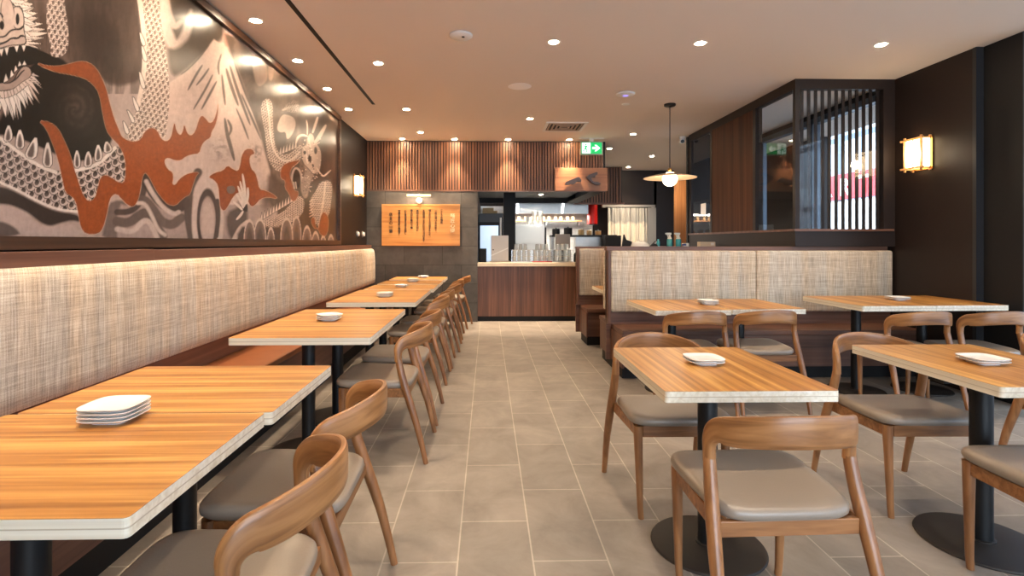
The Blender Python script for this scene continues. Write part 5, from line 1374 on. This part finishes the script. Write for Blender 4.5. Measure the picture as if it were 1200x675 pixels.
    main = P('O', [(128, 221), (160, 231), (200, 234), (240, 226), (280, 215), (312, 219), (338, 240), (358, 275), (374, 315), (385, 360), (400, 415), (420, 462)]) + \
        P('D', [(10, 190), (40, 207), (70, 211), (95, 200), (112, 164), (140, 147), (166, 160), (182, 197), (205, 211), (226, 196), (236, 150), (242, 124), (250, 165), (268, 185), (280, 162), (285, 132), (296, 172), (314, 186), (334, 166), (350, 112), (362, 94), (380, 110), (395, 131), (415, 120), (430, 72), (434, 36), (432, 95), (420, 142), (404, 166), (400, 192), (376, 205), (360, 226), (350, 262), (320, 265), (292, 274), (270, 292), (240, 291), (216, 280), (199, 286), (198, 306), (212, 332), (234, 346), (236, 372), (231, 396), (245, 402), (262, 376), (290, 355), (320, 346), (350, 345), (336, 360), (326, 386), (310, 442), (290, 450), (270, 466), (246, 491), (214, 486), (190, 461), (166, 431), (150, 401), (130, 361), (111, 342), (98, 371), (92, 421), (80, 471), (60, 498), (34, 486), (10, 461), (0, 452)]) + \
        P('C', [(555, 432), (530, 424), (510, 450), (496, 521), (480, 582), (458, 612), (400, 613), (376, 582), (366, 521), (354, 462), (330, 432), (304, 421), (290, 352), (272, 272), (250, 202), (216, 120), (180, 84), (232, 92), (270, 121), (300, 181), (326, 242), (346, 312), (366, 372), (385, 431), (410, 462), (440, 452), (455, 402), (466, 352), (490, 336), (520, 351), (548, 372), (576, 376), (586, 340), (584, 265), (560, 205), (520, 165), (496, 130), (480, 60)]) + \
        P('O', [(350, 328), (328, 296), (298, 274), (250, 262), (200, 254), (155, 238)])
    flame(main)
    flame(P('D', [(390, 366), (420, 346), (455, 339), (475, 314), (496, 331), (522, 341)]) + P('E', [(6, 360), (10, 330), (25, 304), (50, 304), (60, 322), (44, 326), (38, 346), (46, 380), (60, 391), (70, 421), (76, 456), (100, 461), (130, 476), (146, 492), (110, 483), (80, 491), (60, 516), (45, 521), (30, 491), (10, 470)]) + P('D', [(520, 431), (496, 456), (478, 491), (460, 516), (444, 501), (440, 461), (435, 401), (414, 376)]))
    poly(P('D', [(474, 405), (500, 402), (512, 420), (500, 440), (478, 438), (470, 422)]), (132, 116, 110), sm=1)
    flame(P('E', [(156, 392), (164, 366), (190, 354), (232, 344), (214, 361), (196, 376), (190, 401), (200, 431), (206, 461), (226, 466), (216, 496), (199, 501), (190, 471), (174, 451), (176, 421), (160, 416)]))
    flame(P('E', [(270, 572), (284, 558), (288, 598), (300, 610), (306, 562), (320, 538), (336, 562), (336, 602), (326, 634), (308, 626), (298, 602), (284, 604)]))
    tuft()
    C = np.clip(C, 0, 1) ** 1.12 * np.array([.80, .775, .765])
    # brushy grain over everything, darker toward the painted border
    n5 = fbm(px * .42, py * .10, 57); n6 = fbm(px * .9, py * .7, 77)
    C = C * (.80 + .24 * n3 + .20 * n5 - .08 + .12 * (n6 - .5))[..., None]
    C = np.clip(C, 0, 1)
    # mesh
    ny, nz = S
    co_ = np.zeros((ny, nz, 3)); co_[..., 0] = MX; co_[..., 1] = YY; co_[..., 2] = ZZ
    idx = np.arange(ny * nz).reshape(ny, nz)
    f = np.stack([idx[:-1, :-1], idx[1:, :-1], idx[1:, 1:], idx[:-1, 1:]], -1).reshape(-1, 4)
    me = bpy.data.meshes.new('painted_canvas')
    me.vertices.add(ny * nz); me.vertices.foreach_set('co', co_.reshape(-1))
    me.loops.add(f.size); me.loops.foreach_set('vertex_index', f.reshape(-1))
    me.polygons.add(len(f)); me.polygons.foreach_set('loop_start', np.arange(0, f.size, 4)); me.polygons.foreach_set('loop_total', np.full(len(f), 4))
    me.update(calc_edges=True)
    at_ = me.color_attributes.new('paint', 'FLOAT_COLOR', 'POINT')
    at_.data.foreach_set('color', np.concatenate([C.reshape(-1, 3), np.ones((ny * nz, 1))], 1).astype(np.float32).reshape(-1))
    m = bpy.data.materials.new('mural_paint'); m.use_nodes = True
    nt = m.node_tree; b = nt.nodes['Principled BSDF']
    a = nt.nodes.new('ShaderNodeVertexColor'); a.layer_name = 'paint'
    nt.links.new(a.outputs['Color'], b.inputs['Base Color'])
    b.inputs['Roughness'].default_value = .28; b.inputs['Specular IOR Level'].default_value = .34
    me.materials.append(m)
    return bpy.data.objects.new('painted_canvas', me)
mural = thing('mural_painting', 'huge framed mural of white dragons, a snowy peak and copper flames above the long bench', 'painting', (0, 0, 0))
pc = paint_mural(); COL.objects.link(pc); pc.parent = mural
M['framewood'] = wood('mural_frame_wood', srgb(48, 30, 20), srgb(66, 42, 28), srgb(84, 56, 38), 'Y', 34, .8, .35)
fm = MB()
fw = .055
fm.box(WL + .002, WL + .06, MY0 - fw, MY1 + fw, MZ0 - fw, MZ0).box(WL + .002, WL + .06, MY0 - fw, MY1 + fw, MZ1, MZ1 + fw)
fm.box(WL + .002, WL + .06, MY0 - fw, MY0, MZ0, MZ1).box(WL + .002, WL + .06, MY1, MY1 + fw, MZ0, MZ1)
fm.build('picture_frame', M['framewood'], mural)
MB().box(WL + .001, MX - .001, MY0 + .001, MY1 - .001, MZ0 + .001, MZ1 - .001).build('backing_board', M['blackpaint'], mural)
SC.view_settings.view_transform = 'Standard'; SC.view_settings.look = 'None'
SC.view_settings.exposure = 0.34; SC.view_settings.gamma = 1; SC.view_settings.use_curve_mapping = False
SC.cycles.use_denoising = True; SC.cycles.max_bounces = 10; SC.cycles.diffuse_bounces = 5; SC.cycles.transparent_max_bounces = 24
SC.cycles.sample_clamp_indirect = 30; SC.cycles.caustics_reflective = False; SC.cycles.caustics_refractive = False
